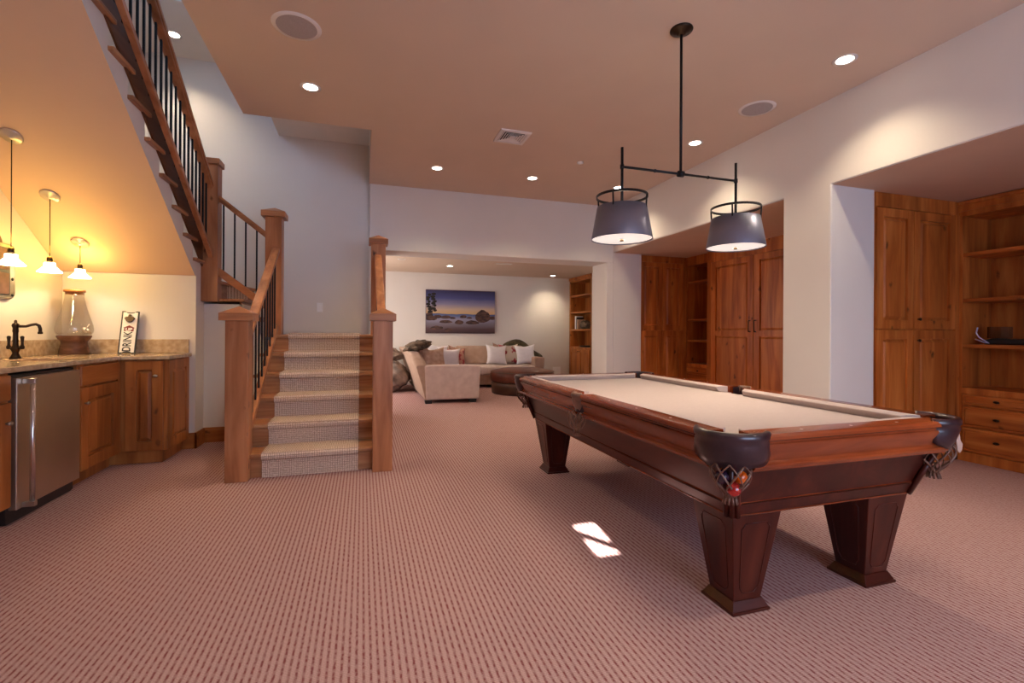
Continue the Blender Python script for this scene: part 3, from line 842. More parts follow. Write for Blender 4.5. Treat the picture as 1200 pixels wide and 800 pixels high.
# --- second niche: corner cupboard, open shelves, wardrobe
F = fr(4.07, 6.38, 1, 0, 0, -1)
t = thing('tall_cabinet', 'narrow four-door wooden cabinet at the left end of the middle niche', 'cabinet', (4.5, 6.5, 0))
m = MB().ob(F, 0, 0.848, -0.3, 0, 0, NZ - .005); m.ob(F, 0, 0.848, 0, 0.012, 2.23, NZ - .005); m.ob(F, 0.79, 0.848, 0, .02, 0, 2.23); m.ob(F, 0, .848, 0, .02, 0, .09)
m.build('body', W['z'], t, bevel=0.002)
for a, b in ((0.004, 0.40), (0.405, 0.786)):
    door(t, F, a, b, 1.17, 2.222, 0.001, 0.07, 0.07); door(t, F, a, b, 0.10, 1.16, 0.001, 0.07, 0.07)
F = fr(4.92, 6.382, 0, -1, -1, 0)
t = thing('bookcase', 'narrow empty wooden shelf unit in the middle niche, left of the big wardrobe', 'bookcase', (5.1, 6.1, 0))
m = MB()
m.ob(F, 0, 0.045, -0.38, 0, 0, NZ - .005); m.ob(F, 0.515, 0.56, -0.38, 0, 0, NZ - .005); m.ob(F, 0, 0.56, -0.40, -0.38, 0, NZ - .005)
m.ob(F, .045, .515, -.38, 0, 2.19, NZ - .005); m.ob(F, .045, .515, -.38, 0, .61, .655); m.ob(F, .045, .515, -.38, -.01, 0, .61)
m.build('frame', W['z'], t, bevel=.002)
for z in (1.023, 1.348, 1.944): MB().ob(F, .046, .514, -.379, -.008, z - .03, z).build('shelf', W['y'], t, bevel=.002)
for z0, z1 in ((0.50, 0.60), (0.31, 0.49), (0.10, 0.30)):
    d = slab_drawer(t, F, .05, .51, z0, z1, 0.001); knob(d, F, .33, (z0 + z1) / 2, .023, .012)
F = fr(4.88, 5.82, 0, -1, -1, 0)
t = thing('wardrobe', 'big two-door wooden wardrobe with dark pull handles in the middle niche', 'wardrobe', (5.1, 4.9, 0))
m = MB().ob(F, 0, 1.82, -.45, 0, 0, NZ - .005); m.ob(F, 0, 1.82, 0, .014, 2.235, NZ - .005); m.ob(F, 0, .075, 0, .02, 0, 2.235); m.ob(F, 1.745, 1.82, 0, .02, 0, 2.235)
m.ob(F, .075, 1.745, 0, .02, 0, .09); m.ob(F, .075, 1.745, 0, .016, 2.16, 2.235)
m.build('body', W['z'], t, bevel=.002)
for a, b, hu in ((.08, .868, .825), (.876, 1.74, .918)):
    d = door(t, F, a, b, .10, 2.155, .001, .095, .075, splits=(1.13,))
    hm = MB(); o_ = F[0]
    X = 4.88
    yy = 5.82 - hu
    hm.tube([(X - .021, yy, 1.15), (X - .05, yy, 1.152), (X - .056, yy, 1.165), (X - .056, yy, 1.285), (X - .05, yy, 1.298), (X - .021, yy, 1.30)], .006, 8)
    hm.build('pull_handle', M_BRONZE, d)

# --- bookcase in the lounge
F = fr(4.66, 10.27, 0, -1, -1, 0)
t = thing('bookcase', 'built-in wooden bookcase in the far lounge corner, books on its third shelf', 'bookcase', (4.85, 9.7, 0))
BW = 1.14
m = MB()
m.ob(F, 0, .07, -.38, 0, 0, SFZ - .002); m.ob(F, BW - .06, BW, -.38, 0, 0, SFZ - .002); m.ob(F, 0, BW, -.39, -.37, 0, SFZ - .002)
m.ob(F, .07, BW - .06, -.38, 0, 2.29, SFZ - .002); m.ob(F, 0, BW, 0, .02, 2.33, SFZ - .002, inset=.004); m.ob(F, .07, BW - .06, -.38, 0, .76, .80); m.ob(F, .07, BW - .06, -.38, -.01, 0, .76)
m.build('frame', BARW['z'], t, bevel=.002)
for z in (1.207, 1.607, 1.987): MB().ob(F, .071, BW - .061, -.379, -.008, z - .04, z).build('shelf', BARW['y'], t, bevel=.002)
for a, b in ((.08, .57), (.575, 1.07)):
    d = door(t, F, a, b, .09, .75, .001, .06, .07, W_=BARW)
    knob(d, F, (.53 if a < .1 else .615), .70, .021, .012)
zz = 1.208
bk = [(10.05, .045, .30, M_PWHITE, 'tall white book at the left end of the lounge bookcase shelf'), (9.985, .035, .27, M_BLACK, 'dark book between two pale books on the lounge bookcase shelf'), (9.935, .04, .22, M_PTAN, 'short pale book beside the dark ornament on the lounge bookcase shelf')]
for y, wd, h, mm_, lab in bk:
    m = MB().box(4.70, 4.88, y - wd, y - wd + .004, zz, zz + h, 0).box(4.70, 4.88, y - .004, y, zz, zz + h, 0).box(4.70, 4.704, y - wd + .004, y - .004, zz, zz + h, 0).box(4.706, 4.875, y - wd + .004, y - .004, zz + .004, zz + h - .006, 1)
    solo('book', m, [mm_, M_PWHITE], lab, 'book', (4.79, y - wd / 2, zz), 'books in the lounge bookcase')
m = MB()
for i in range(7):
    a = 0.9 * i
    m.lathe((4.78 + .05 * math.cos(a), 9.58 + .17 * math.sin(a * 1.7) , zz), [(.001, 0), (.07, .01), (.09, .07), (.07 + .01 * (i % 3), .14 + .015 * (i % 3)), (.001, .17 + .015 * (i % 3))], 9)
solo('ornament', m, M_FUR, 'dark lumpy ornament filling the shelf right of the books', 'ornament', (4.78, 9.6, zz), subsurf=1)
solo('tray', MB().lathe((4.85, 9.75, .801), [(.001, 0), (.14, 0), (.17, .03), (.16, .03), (.13, .012), (.001, .012)], 28), M_BLACK, 'low black tray on the bottom open shelf of the lounge bookcase', 'tray', (4.85, 9.75, .801))

# ================================================================ BAR
CT = 0.916; CF = -1.93
t = thing('base_cabinet', 'wooden bar cabinet with one drawer over one door, right of the fridge', 'cabinet', (-2.2, 4.4, 0))
F = fr(CF, 4.135, 0, 1, 1, 0)
m = MB().box(XL + .012, CF, 4.125, 4.74, .11, CT - .035).box(XL + .02, CF - .07, 4.13, 4.75, 0, .11)
m.ob(F, .555, .605, 0, .012, .11, CT - .036)
m.build('body', BARW['z'], t, bevel=.002)
slab_drawer(t, F, .01, .548, .725, .868, .001, W_=BARW, raised=False)
d = door(t, F, .01, .548, .118, .712, .001, .085, .085, W_=BARW)
knob(d, F, .055, .60, .021, .013, 1.5, M_SILVER)
# end cabinet
t = thing('base_cabinet', 'wooden bar end cabinet whose door faces the room, below the drink sign', 'cabinet', (-1.75, 5.0, 0))
m = MB().box(XL + .012, -1.588, 4.745, 5.228, .11, CT - .035).box(-2.3, -1.63, 4.78, 5.228, 0, .11)
m.build('body', BARW['z'], t, bevel=.002)
F = fr(-1.9, 4.745, 1, 0, 0, -1)
d = door(t, F, .015, .285, .118, .872, .001, .078, .075, W_=BARW)
knob(d, F, .235, .745, .021, .013, 1.5, M_SILVER)
F = fr(-1.588, 4.745, 0, 1, 1, 0)
door(t, F, .0, .478, .112, .878, .001, .07, .085, W_=BARW, name='side_panel', t=.014)
# left cabinet partly cut by the frame
t = thing('base_cabinet', 'wooden bar cabinet at the left picture edge, left of the fridge', 'cabinet', (-2.2, 3.1, 0))
F = fr(CF, 2.78, 0, 1, 1, 0)
m = MB().box(XL + .012, CF, 2.76, 3.445, .11, CT - .035).box(XL + .02, CF - .07, 2.78, 3.44, 0, .11).build('body', BARW['z'], t, bevel=.002)
slab_drawer(t, F, .01, .655, .725, .868, .001, W_=BARW, raised=False)
d = door(t, F, .01, .655, .118, .712, .001, .085, .085, W_=BARW)
knob(d, F, .615, .60, .021, .013, 1.5, M_SILVER)
# fridge
t = thing('bar_fridge', 'stainless steel under-counter bar fridge with a long vertical handle', 'fridge', (-2.2, 3.8, 0))
MB().box(XL + .05, CF - .012, 3.448, 4.112, .012, .868).build('casing', M_BLACK, t, bevel=.003)
m = MB().box(CF - .012, CF + .028, 3.468, 4.108, .085, .850).build('door', M_STEEL, t, bevel=.004)
m = MB()
m.tube([(CF + .072, 3.522, .10), (CF + .072, 3.522, .835)], .013, 14)
m.build('handle', M_STEELH, t)
for z_b in (.088, .812): MB().box(CF + .029, CF + .09, 3.508, 3.536, z_b, z_b + .03).build('handle_bracket', M_SILVER, t, bevel=.003)
MB().box(CF - .05, CF - .02, 3.47, 4.11, .002, .075).build('kick_grille', M_BLACK, t)
# worktop with a sink cut-out
SX0, SX1, SY0, SY1 = -2.36, -2.06, 4.08, 4.52
XF = -1.905
t = thing('bar_worktop', 'polished tan stone bar worktop with low matching upstand', 'worktop', (-2.2, 4.2, CT - .03))
m = MB()
z0, z1 = CT - .034, CT
xs = [XL + .003, SX0, SX1, XF, -1.558]; ys = [2.7, SY0, SY1, 4.705, 5.247]
gv = {}
def V(i, j, z):
    if (i, j, z) not in gv: gv[(i, j, z)] = m.bm.verts.new((xs[i], ys[j], z))
    return gv[(i, j, z)]
cells = [(i, j) for i in range(3) for j in range(4) if not (i == 1 and j == 1)] + [(3, 3)]
for i, j in cells:
    m._f([V(i, j, z1), V(i + 1, j, z1), V(i + 1, j + 1, z1), V(i, j + 1, z1)]); m._f([V(i, j, z0), V(i, j + 1, z0), V(i + 1, j + 1, z0), V(i + 1, j, z0)])
    for (a, b, ni, nj) in (((i, j), (i + 1, j), i, j - 1), ((i + 1, j), (i + 1, j + 1), i + 1, j), ((i + 1, j + 1), (i, j + 1), i, j + 1), ((i, j + 1), (i, j), i - 1, j)):
        if (ni, nj) not in cells: m._f([V(*a, z0), V(*b, z0), V(*b, z1), V(*a, z1)])
m.build('slab', M_STONE, t, bevel=.006, seg=3)
MB().box(XL + .003, XL + .022, 2.7, 5.247, CT + .001, 1.045).box(XL + .022, -1.58, 5.228, 5.247, CT + .001, 1.045).build('upstand', M_STONE, t, bevel=.003)
m = MB()
a, b, c_, d_ = SX0 - .01, SX1 + .01, SY0 - .01, SY1 + .01
rings_ = []
for zz_, ins in ((CT - .036, 0), (CT - .05, .0), (CT - .17, .02), (CT - .19, .05)):
    rings_.append([(a + ins, c_ + ins, zz_), (b - ins, c_ + ins, zz_), (b - ins, d_ - ins, zz_), (a + ins, d_ - ins, zz_)])
m.rings(rings_, cap=False)
m._f([m.bm.verts.new(q) for q in rings_[-1]])
solo('sink', m, M_STEEL, 'small steel sink set below the bar worktop in front of the tap', 'sink', (-2.2, 4.3, CT - .1))
# tap
t = thing('tap', 'antique bronze bridge tap with two lever handles on the bar worktop', 'tap', (-2.44, 4.43, CT))
fx, fy, fz = -2.44, 4.43, CT
m = MB()
m.lathe((fx, fy, fz), [(.034, 0), (.034, .006), (.026, .018), (.018, .04), (.022, .055), (.030, .07), (.030, .078), (.018, .095), (.016, .12), (.019, .13), (.016, .14), (.015, .19), (.018, .20), (.016, .225), (.022, .24), (.020, .255), (.010, .262), (.008, .27), (.010, .276), (.004, .285), (.001, .286)], 20)
m.build('column', M_BRONZE, t)
hx = [(-0.0, 0.0), (0.012, 0.0)]
sp = [(0, 0, .245), (.02, .012, .238), (.045, .028, .238), (.07, .045, .25), (.088, .058, .255), (.102, .068, .245), (.108, .072, .22), (.108, .072, .195)]
MB().tube([(fx + a, fy + b, fz + c) for a, b, c in sp], [.012, .011, .010, .010, .0105, .011, .011, .011], 12).lathe((fx + .108, fy + .072, fz + .18), [(.011, 0), (.015, .002), (.015, .016), (.010, .02)], 14).build('spout', M_BRONZE, t)
for s_ in (-1, 1):
    m = MB(); dx, dy = .048 * s_, -.016 * s_
    m.tube([(fx, fy, fz + .07), (fx + dx * .6, fy + dy * .6, fz + .075), (fx + dx, fy + dy, fz + .08)], .009, 10)
    m.lathe((fx + dx, fy + dy, fz + .068), [(.008, 0), (.014, .006), (.014, .022), (.009, .03), (.008, .05), (.010, .075), (.012, .09), (.008, .098), (.001, .10)], 14)
    m.build('lever_handle', M_BRONZE, t)
# drink dispenser
dx_, dy_ = -2.385, 5.06
M_STAND = wood('turned_walnut', (.05, .02, .01), (.12, .05, .028), (.22, .10, .06), axis='x', knots=False, tight=1.5)
t = thing('drink_dispenser', 'glass drink dispenser with wooden lid on a turned wooden stand', 'drink dispenser', (dx_, dy_, CT))
MB().lathe((dx_, dy_, CT), [(.001, 0), (.104, 0), (.106, .012), (.100, .022), (.102, .03), (.097, .04), (.099, .05), (.094, .06), (.095, .07), (.089, .085), (.086, .105), (.094, .12), (.108, .135), (.117, .155), (.116, .165), (.001, .165)], 36).build('stand', M_STAND, t)
MB().lathe((dx_, dy_, CT + .166), [(.001, .0), (.112, .004), (.126, .022), (.130, .045), (.124, .09), (.110, .14), (.090, .21), (.074, .28), (.066, .33), (.067, .37), (.064, .37), (.063, .33), (.071, .28), (.087, .21), (.107, .14), (.121, .09), (.127, .045), (.12, .024), (.108, .01), (.001, .006)], 40, cap=False).build('glass_jar', M_GLASS, t)
MB().lathe((dx_, dy_, CT + .52), [(.001, 0), (.060, 0), (.060, .018), (.073, .020), (.074, .040), (.001, .042)], 32).build('lid', BARW['x'], t)
m = MB().tube([(dx_ + .10, dy_ - .07, CT + .215), (dx_ + .135, dy_ - .095, CT + .215), (dx_ + .15, dy_ - .105, CT + .20)], .010, 10).tube([(dx_ + .13, dy_ - .09, CT + .215), (dx_ + .13, dy_ - .09, CT + .24), (dx_ + .145, dy_ - .085, CT + .262)], .005, 8)
m.lathe((dx_ + .108, dy_ - .077, CT + .19), [(.012, 0), (.02, .012), (.02, .035), (.012, .045)], 12)
m.build('spigot', M_SILVER, t)
# leaning sign
SIGN_RED = mat('sign_red', (0.20, 0.02, 0.02), 0.5)
M_SIGNW = mat('sign_white', (0.80, 0.77, 0.74), 0.45); M_SIGNB = mat('sign_black', (0.02, 0.02, 0.025), 0.45)
t = thing('bottle_opener_sign', 'white metal wall sign reading DRINK UP with bottle opener, leaning on the upstand', 'sign', (-2.035, 5.125, CT), local=True, rot=(R(-11), R(1.6), R(4)))
def outline(w, h, notch, e=0.0):
    pts = []
    w2 = w / 2 - e
    pts += [(-w2, e)]
    for i in range(9):
        a = math.pi * i / 8
        pts.append((-.6 * w2 * math.cos(a), e + notch * math.sin(a)))
    pts += [(w2, e), (w2, h - e)]
    for i in range(9):
        a = math.pi * i / 8
        pts.append((.6 * w2 * math.cos(a), h - e - notch * math.sin(a)))
    pts += [(-w2, h - e)]
    return pts
MB().prism(outline(.132, .395, .012), 'y', 0, .008).build('border', M_SIGNB, t, bevel=.002)
MB().prism(outline(.132, .395, .012, .012), 'y', -.0015, .0).build('face', M_SIGNW, t)
def text(name, body, size, m_, parent, M_, sx=1.0):
    cu = bpy.data.curves.new(name, 'FONT'); cu.body = body; cu.size = size; cu.extrude = .0006; cu.offset = .0016
    cu.align_x = 'CENTER'; cu.align_y = 'CENTER'
    tmp = bpy.data.objects.new(name, cu); COL.objects.link(tmp)
    dg = bpy.context.evaluated_depsgraph_get()
    me = bpy.data.meshes.new_from_object(tmp.evaluated_get(dg))
    bpy.data.objects.remove(tmp); bpy.data.curves.remove(cu)
    me.transform(M_ @ Matrix.Diagonal((sx, 1, 1, 1)))
    me.materials.clear(); me.materials.append(m_)
    o = bpy.data.objects.new(name, me); COL.objects.link(o); o.parent = parent
    return o
face = Matrix.Rotation(R(90), 4, 'X')   # text plane facing -y
text('lettering', 'DRINK', .088, M_SIGNB, t, Matrix.Translation((0.0, -.0022, .112)) @ face @ Matrix.Rotation(R(90), 4, 'Z'), .68)
MB().prism([(-.036, .207), (.036, .207), (.036, .238), (.045, .238), (0, .262), (-.045, .238), (-.036, .238)], 'y', -.003, -.0016).build('arrow_badge', SIGN_RED, t)
text('lettering', 'UP', .038, M_SIGNW, t, Matrix.Translation((0, -.0042, .222)) @ face, 1.1)
m = MB().prism([(-.04, .325), (-.03, .31), (-.018, .292), (0, .286), (.018, .292), (.03, .31), (.04, .325), (.03, .338), (.012, .342), (.010, .358), (0, .364), (-.010, .358), (-.012, .342), (-.03, .338)], 'y', -.020, -.003)
m.prism([(-.016, .298), (.016, .298), (.012, .288), (-.012, .288)], 'y', -.03, -.019)
m.build('bottle_opener', M_BRONZE, t, bevel=.003)
# metal wall sign at the left edge
t = thing('wall_sign', 'rounded galvanised metal wall sign at the left picture edge above the tap', 'wall sign', (XL, 4.38, 1.36))
def rrect(y0, y1, z0, z1, r):
    pts = []
    for cy, cz, a0 in ((y1 - r, z0 + r, -90), (y1 - r, z1 - r, 0), (y0 + r, z1 - r, 90), (y0 + r, z0 + r, 180)):
        for i in range(6):
            a = R(a0 + 18 * i); pts.append((cy + r * math.cos(a), cz + r * math.sin(a)))
    return pts
M_GALV = noise_color(mat('galvanised_metal', (.4, .36, .3), .35, .9), (.22, .20, .16), (.5, .46, .4), 12, 4)
M_RUST = noise_color(mat('rust_brown_paint', (.12, .05, .03), .6), (.08, .03, .02), (.18, .08, .05), 15, 4)
a, b, c_, d_ = 4.12, 4.60, 1.36, 1.77
MB().prism(rrect(a, b, c_, d_, .05), 'x', XL + .001, XL + .03).build('backplate', M_GALV, t, bevel=.006)
MB().prism(rrect(a + .05, b - .07, c_ + .025, d_ - .03, .02), 'x', XL + .03, XL + .036).build('border', M_SIGNB, t)
MB().prism(rrect(a + .055, b - .085, c_ + .035, c_ + .19, .01), 'x', XL + .036, XL + .039).prism(rrect(a + .055, b - .085, c_ + .215, d_ - .04, .01), 'x', XL + .036, XL + .039).build('panel', M_RUST, t)
MB().prism([(4.25, d_ - .002)] + [(4.36 + .11 * math.cos(R(180 - 18 * i)), d_ + .08 * math.sin(R(18 * i))) for i in range(1, 10)] + [(4.47, d_ - .002)], 'x', XL + .001, XL + .025).build('arched_top', M_RUST, t, bevel=.003)
for y, z in ((b - .035, c_ + .03), (b - .035, c_ + .15), (b - .035, d_ - .05)):
    MB().lathe((XL + .03, y, z), [(.012, 0), (.01, .005), (.001, .008)], 12, axis='x').build('rivet', M_SIGNB, t)

# pendants
def pendant(y, lab):
    x = -2.28; zc = SLZ(y); zb = 1.568
    t = thing('pendant_lamp', lab, 'pendant lamp', (x, y, zc), 'bar pendant lamps')
    n_ = Vector((0, .70, 1)).normalized()
    m = MB().lathe((0, 0, 0), [(.060, 0), (.062, -.006), (.055, -.014), (.02, -.018), (.012, -.028), (.001, -.03)], 28)
    rot = Vector((0, 0, 1)).rotation_difference(n_).to_matrix().to_4x4()
    m.transform(Matrix.Translation((x, y, zc)) @ rot).build('canopy', M_PLATE, t)
    MB().tube([(x, y, zc - .02), (x, y, zb + .12)], .003, 8).build('stem', M_BRONZE, t)
    MB().lathe((x, y, zb + .072), [(.018, 0), (.018, .03), (.013, .045), (.005, .05)], 16).build('socket', M_BRONZE, t)
    MB().lathe((x, y, zb), [(.074, 0), (.072, .004), (.05, .028), (.034, .045), (.033, .072), (.028, .072), (.029, .045), (.046, .026), (.068, .001)], 28, cap=False).build('glass_shade', M_GLOW, t)
    MB().lathe((x, y, zb + .02), [(.001, 0), (.014, .008), (.018, .022), (.012, .04), (.001, .045)], 14).build('bulb', M_GLOW, t)
    lamp('pendant_bulb', 'SPOT', (x, y, zb + .005), PENDANT_W * 2.4, (1.0, 0.86, 0.66), spot_size=R(150), spot_blend=.35, shadow_soft_size=.03)
    lamp('pendant_glow', 'POINT', (x, y, zb + .15), PENDANT_W * 3.4, (1.0, 0.62, 0.09), shadow_soft_size=.05)
pendant(4.091, 'cone glass pendant lamp nearest the left edge, longest stem, over the bar')
pendant(4.508, 'cone glass pendant lamp in the middle of the three over the bar')
pendant(4.915, 'cone glass pendant lamp with the shortest stem, over the drink dispenser')

# ================================================================ POOL TABLE
TX0, TX1, TY0, TY1, TZ = 1.222, 2.498, 1.350, 3.850, 0.765
TXC, TYC = (TX0 + TX1) / 2, (TY0 + TY1) / 2
pt = thing('pool_table', 'mahogany pool table with tan cloth, leather pockets and four tapered legs', 'pool table', (TXC, TYC, 0))
# slate bed with clipped corners and side notches
BZ = 0.722
def bedpts(e, c, nn):
    x0, x1, y0, y1 = TX0 + e, TX1 - e, TY0 + e, TY1 - e
    return [(x0 + c, y0), (x1 - c, y0), (x1, y0 + c), (x1, TYC - nn), (x1 - .03, TYC - nn * .8), (x1 - .03, TYC + nn * .8), (x1, TYC + nn), (x1, y1 - c), (x1 - c, y1), (x0 + c, y1), (x0, y1 - c), (x0, TYC + nn), (x0 + .03, TYC + nn * .8), (x0 + .03, TYC - nn * .8), (x0, TYC - nn), (x0, y0 + c)]
MB().prism(bedpts(.075, .10, .055), 'z', BZ - .03, BZ).build('bed_cloth', M_FELT, pt)
# rails
RP = [(.088, .765), (.016, .765), (.006, .762), (.0, .754), (.001, .742), (.007, .737), (.013, .735), (.013, .729), (.007, .726), (.006, .718), (.013, .700), (.024, .675), (.027, .662), (.020, .655), (.011, .651), (.008, .644), (.011, .637), (.018, .634), (.020, .628), (.088, .628)]
CP = [(.088, .764), (.128, .762), (.150, .757), (.150, .751), (.128, .722), (.088, .722)]
CN = .125; SN = .062


def rail(side, a, b, ax):
    # side: 'x0','x1' (runs along y) or 'y0','y1' (runs along x)
    sgn = 1 if side[1] == '0' else -1
    base = {'x0': TX0, 'x1': TX1, 'y0': TY0, 'y1': TY1}[side]
    pts = [(base + sgn * d, z) for d, z in RP]; cps = [(base + sgn * d, z) for d, z in CP]
    o = MB().prism(pts, ax, a, b, smooth=True).build('rail', MAH[ax], pt)
    o.data.set_sharp_from_angle(angle=R(32))
    m = MB()
    def ring(t0, back, nose):
        r = []
        for d, z in CP:
            k = (d - .088) / .062
            t_ = t0 + (nose - back) * k + 0
            q = base + sgn * d
            r.append((q, t_, z) if ax == 'y' else (t_, q, z))
        return r
    e = .012
    A = ring(a + e, 0, .045); B = ring(b - e, 0, -.045)
    m.rings([A, B], smooth=False).build('cushion', M_FELT, o, bevel=.003)
    # diamonds
    for i in range(1, 4):
        tt = a + (b - a) * i / 4
        q = base + sgn * .045
        c_ = (q, tt, .7652) if ax == 'y' else (tt, q, .7652)
        MB().lathe(c_, [(.006, 0), (.001, .0004)], 12).build('sight', M_SIGNW, o)
    return o


for sd in ('x0', 'x1'):
    rail(sd, TY0 + CN, TYC - SN, 'y'); rail(sd, TYC + SN, TY1 - CN, 'y')
for sd in ('y0', 'y1'):
    rail(sd, TX0 + CN, TX1 - CN, 'x')
# body under the rails: tapered, with a raised lower band
def frust(m, x0, x1, y0, y1, z0, X0, X1, Y0, Y1, z1):
    return m.hexa([(x0, y0, z0), (x1, y0, z0), (x1, y1, z0), (x0, y1, z0), (X0, Y0, z1), (X1, Y0, z1), (X1, Y1, z1), (X0, Y1, z1)])
CX0, CX1, CY0, CY1 = 1.372, 2.348, 1.497, 3.703     # bottom
KX0, KX1, KY0, KY1 = 1.300, 2.420, 1.425, 3.775     # top
m = MB(); frust(m, CX0, CX1, CY0, CY1, .425, KX0, KX1, KY0, KY1, .628)
m.box(TX0 + .06, TX1 - .06, TY0 + .06, TY1 - .06, .628, BZ - .031)
m.build('cabinet', MAHD['y'], pt)
lerp = lambda a, b, t: a + (b - a) * t
def band(z0, z1, out, name, mt):
    m = MB()
    t0 = (z0 - .425) / .203; t1 = (z1 - .425) / .203
    f = lambda t, o_: (lerp(CX0, KX0, t) - o_, lerp(CX1, KX1, t) + o_, lerp(CY0, KY0, t) - o_, lerp(CY1, KY1, t) + o_)
    frust(m, *f(t0, out), z0, *f(t1, out), z1)
    return m.build(name, mt, pt, bevel=.003)
band(.418, .470, .008, 'lower_band', MAHD['y'])
band(.470, .476, .003, 'bead', MAH['y'])
band(.4165, .424, .012, 'base_moulding', MAH['y'])
# corner pilasters
for sx, sy in ((0, 0), (1, 0), (0, 1), (1, 1)):
    m = MB()
    for k in (-1, 0, 1):
        b0 = Vector((CX0 if sx == 0 else CX1, CY0 if sy == 0 else CY1, .418)); b1 = Vector((KX0 if sx == 0 else KX1, KY0 if sy == 0 else KY1, .628))
        d_ = Vector(((1 if sx == 0 else -1), (-1 if sy == 0 else 1), 0)) * .014 * k
        outv = Vector(((-1 if sx == 0 else 1), (-1 if sy == 0 else 1), 0)) * (.002 if k == 0 else -.004)
        m.tube([b0 + d_ + outv, b1 + d_ + outv], .011, 12)
    m.build('corner_pilaster', MAHD['z'], pt)
# legs
LT, LB, LZ = .120, .068, .038
def leg(cx, cy):
    bcx, bcy = cx + (.012 if cx < TXC else .014) * 1, cy + .012
    m = MB(); frust(m, bcx - LB, bcx + LB, bcy - LB, bcy + LB, LZ, cx - LT, cx + LT, cy - LT, cy + LT, .418)
    lg = m.build('leg', MAHD['z'], pt, bevel=.003)
    m = MB()
    frust(m, bcx - .094, bcx + .094, bcy - .094, bcy + .094, 0.0, bcx - .094, bcx + .094, bcy - .094, bcy + .094, .012)
    frust(m, bcx - .090, bcx + .090, bcy - .090, bcy + .090, .012, bcx - LB - .004, bcx + LB + .004, bcy - LB - .004, bcy + LB + .004, .046)
    m.build('foot_plinth', MAHD['x'], lg, bevel=.002)
    # inset panel lines on the four faces
    for (nx, ny) in ((-1, 0), (1, 0), (0, -1), (0, 1)):
        def P(u, v):  # u in -1..1 across, v 0..1 up
            z = lerp(LZ, .418, v); h = lerp(LB, LT, v); ax_, ay_ = lerp(bcx, cx, v), lerp(bcy, cy, v)
            tx, ty = -ny, nx
            return Vector((ax_ + nx * (h + .0005) + tx * u * h, ay_ + ny * (h + .0005) + ty * u * h, z))
        u = .62
        pth = [P(-u + .15, .90), P(u - .15, .90), P(u - .10, .87), P(u, .85), P(u, .17), P(u - .12, .13), P(u - .2, .10), P(-u + .2, .10), P(-u + .12, .13), P(-u, .17), P(-u, .85), P(-u + .10, .87), P(-u + .15, .90)]
        MB().tube(pth, .0022, 6).build('panel_moulding', MAHD['z'], lg)
for cx, cy in ((1.492, 1.612), (2.216, 1.612), (1.492, 3.588), (2.216, 3.588)): leg(cx, cy)
MB().box(1.60, 2.12, 1.58, 3.62, .44, .47).build('underside_board', MAHD['y'], pt)


# pockets
def net(cx, cy, zt, r, parent, depth=.13, a0=0.0, a1=2 * math.pi, tassel=.028):
    m = MB()
    prof = [(r * .92, 0), (r, -.02), (r * 1.0, -.045), (r * .86, -.075), (r * .6, -.098), (r * .34, -depth + .012), (r * .26, -depth)]
    def rad(t):
        x = t * (len(prof) - 1); i = min(int(x), len(prof) - 2); f = x - i
        return lerp(prof[i][0], prof[i + 1][0], f), lerp(prof[i][1], prof[i + 1][1], f)
    n = 8
    for s_ in (-1, 1):
        for k in range(n):
            pth = []
            for i in range(13):
                t = i / 12; rr_, dz = rad(t); a = 2 * math.pi * k / n + s_ * t * 2 * math.pi * 2.0 / n
                pth.append((cx + rr_ * math.cos(a), cy + rr_ * math.sin(a), zt + dz))
            m.tube(pth, .0042, 6, flat=.6)
    for k in range(10):
        a = 2 * math.pi * k / 10
        x, y = cx + r * .24 * math.cos(a), cy + r * .24 * math.sin(a)
        m.tube([(x, y, zt - depth), (x + .008 * math.cos(a), y + .008 * math.sin(a), zt - depth - tassel)], [.0045, .004], 5)
    return m.build('net', M_NET, parent)


def pocket_arc(cx, cy, ang, span, r, zt, zb, side):
    # leather shield around the outside of a pocket, plus the padded top rim
    pk = MB(); N_ = 22
    R0, R1 = [], []
    outer = []
    for i in range(N_ + 1):
        f = i / N_; a = R(ang - span / 2 + span * f)
        c_, s_ = math.cos(a), math.sin(a)
        wob = math.sin(math.pi * f)
        zb_ = zb + (.045 if side else .040) * (1 - wob ** .6) + .004 * math.sin(f * math.pi * 6)
        pr = [(r - .020, zt - .006), (r - .008, zt + .004), (r + .004, zt + .003), (r + .011, zt - .008), (r + .010, zt - .022), (r + .004, zt - .030), (r + .007, zt - .045), (r + .008 - .020 * wob, lerp(zt - .045, zb_, .6)), (r + .004 - .034 * wob, zb_), (r - .002 - .034 * wob, zb_ + .001), (r - .002 - .01 * wob, lerp(zt - .045, zb_, .4)), (r - .006, zt - .035), (r - .016, zt - .018)]
        outer.append([(cx + q * c_, cy + q * s_, z) for q, z in pr])
    pk.rings(outer, smooth=True)
    o = pk.build('pocket_leather', M_LEATHER if not side else M_STRAP, pt)
    return o


def inner_liner(cx, cy, ang, r, parent):
    m = MB(); rr_ = []
    for i in range(17):
        a = R(ang - 100 + 200 * i / 16)
        rr_.append([(cx + r * math.cos(a), cy + r * math.sin(a), .760), (cx + r * math.cos(a), cy + r * math.sin(a), .655), ])
    for a, b in zip(rr_, rr_[1:]): m._f([m.bm.verts.new(q) for q in (a[0], b[0], b[1], a[1])], 0, True)
    m.build('pocket_liner', M_LEATHER, parent, weld=True)


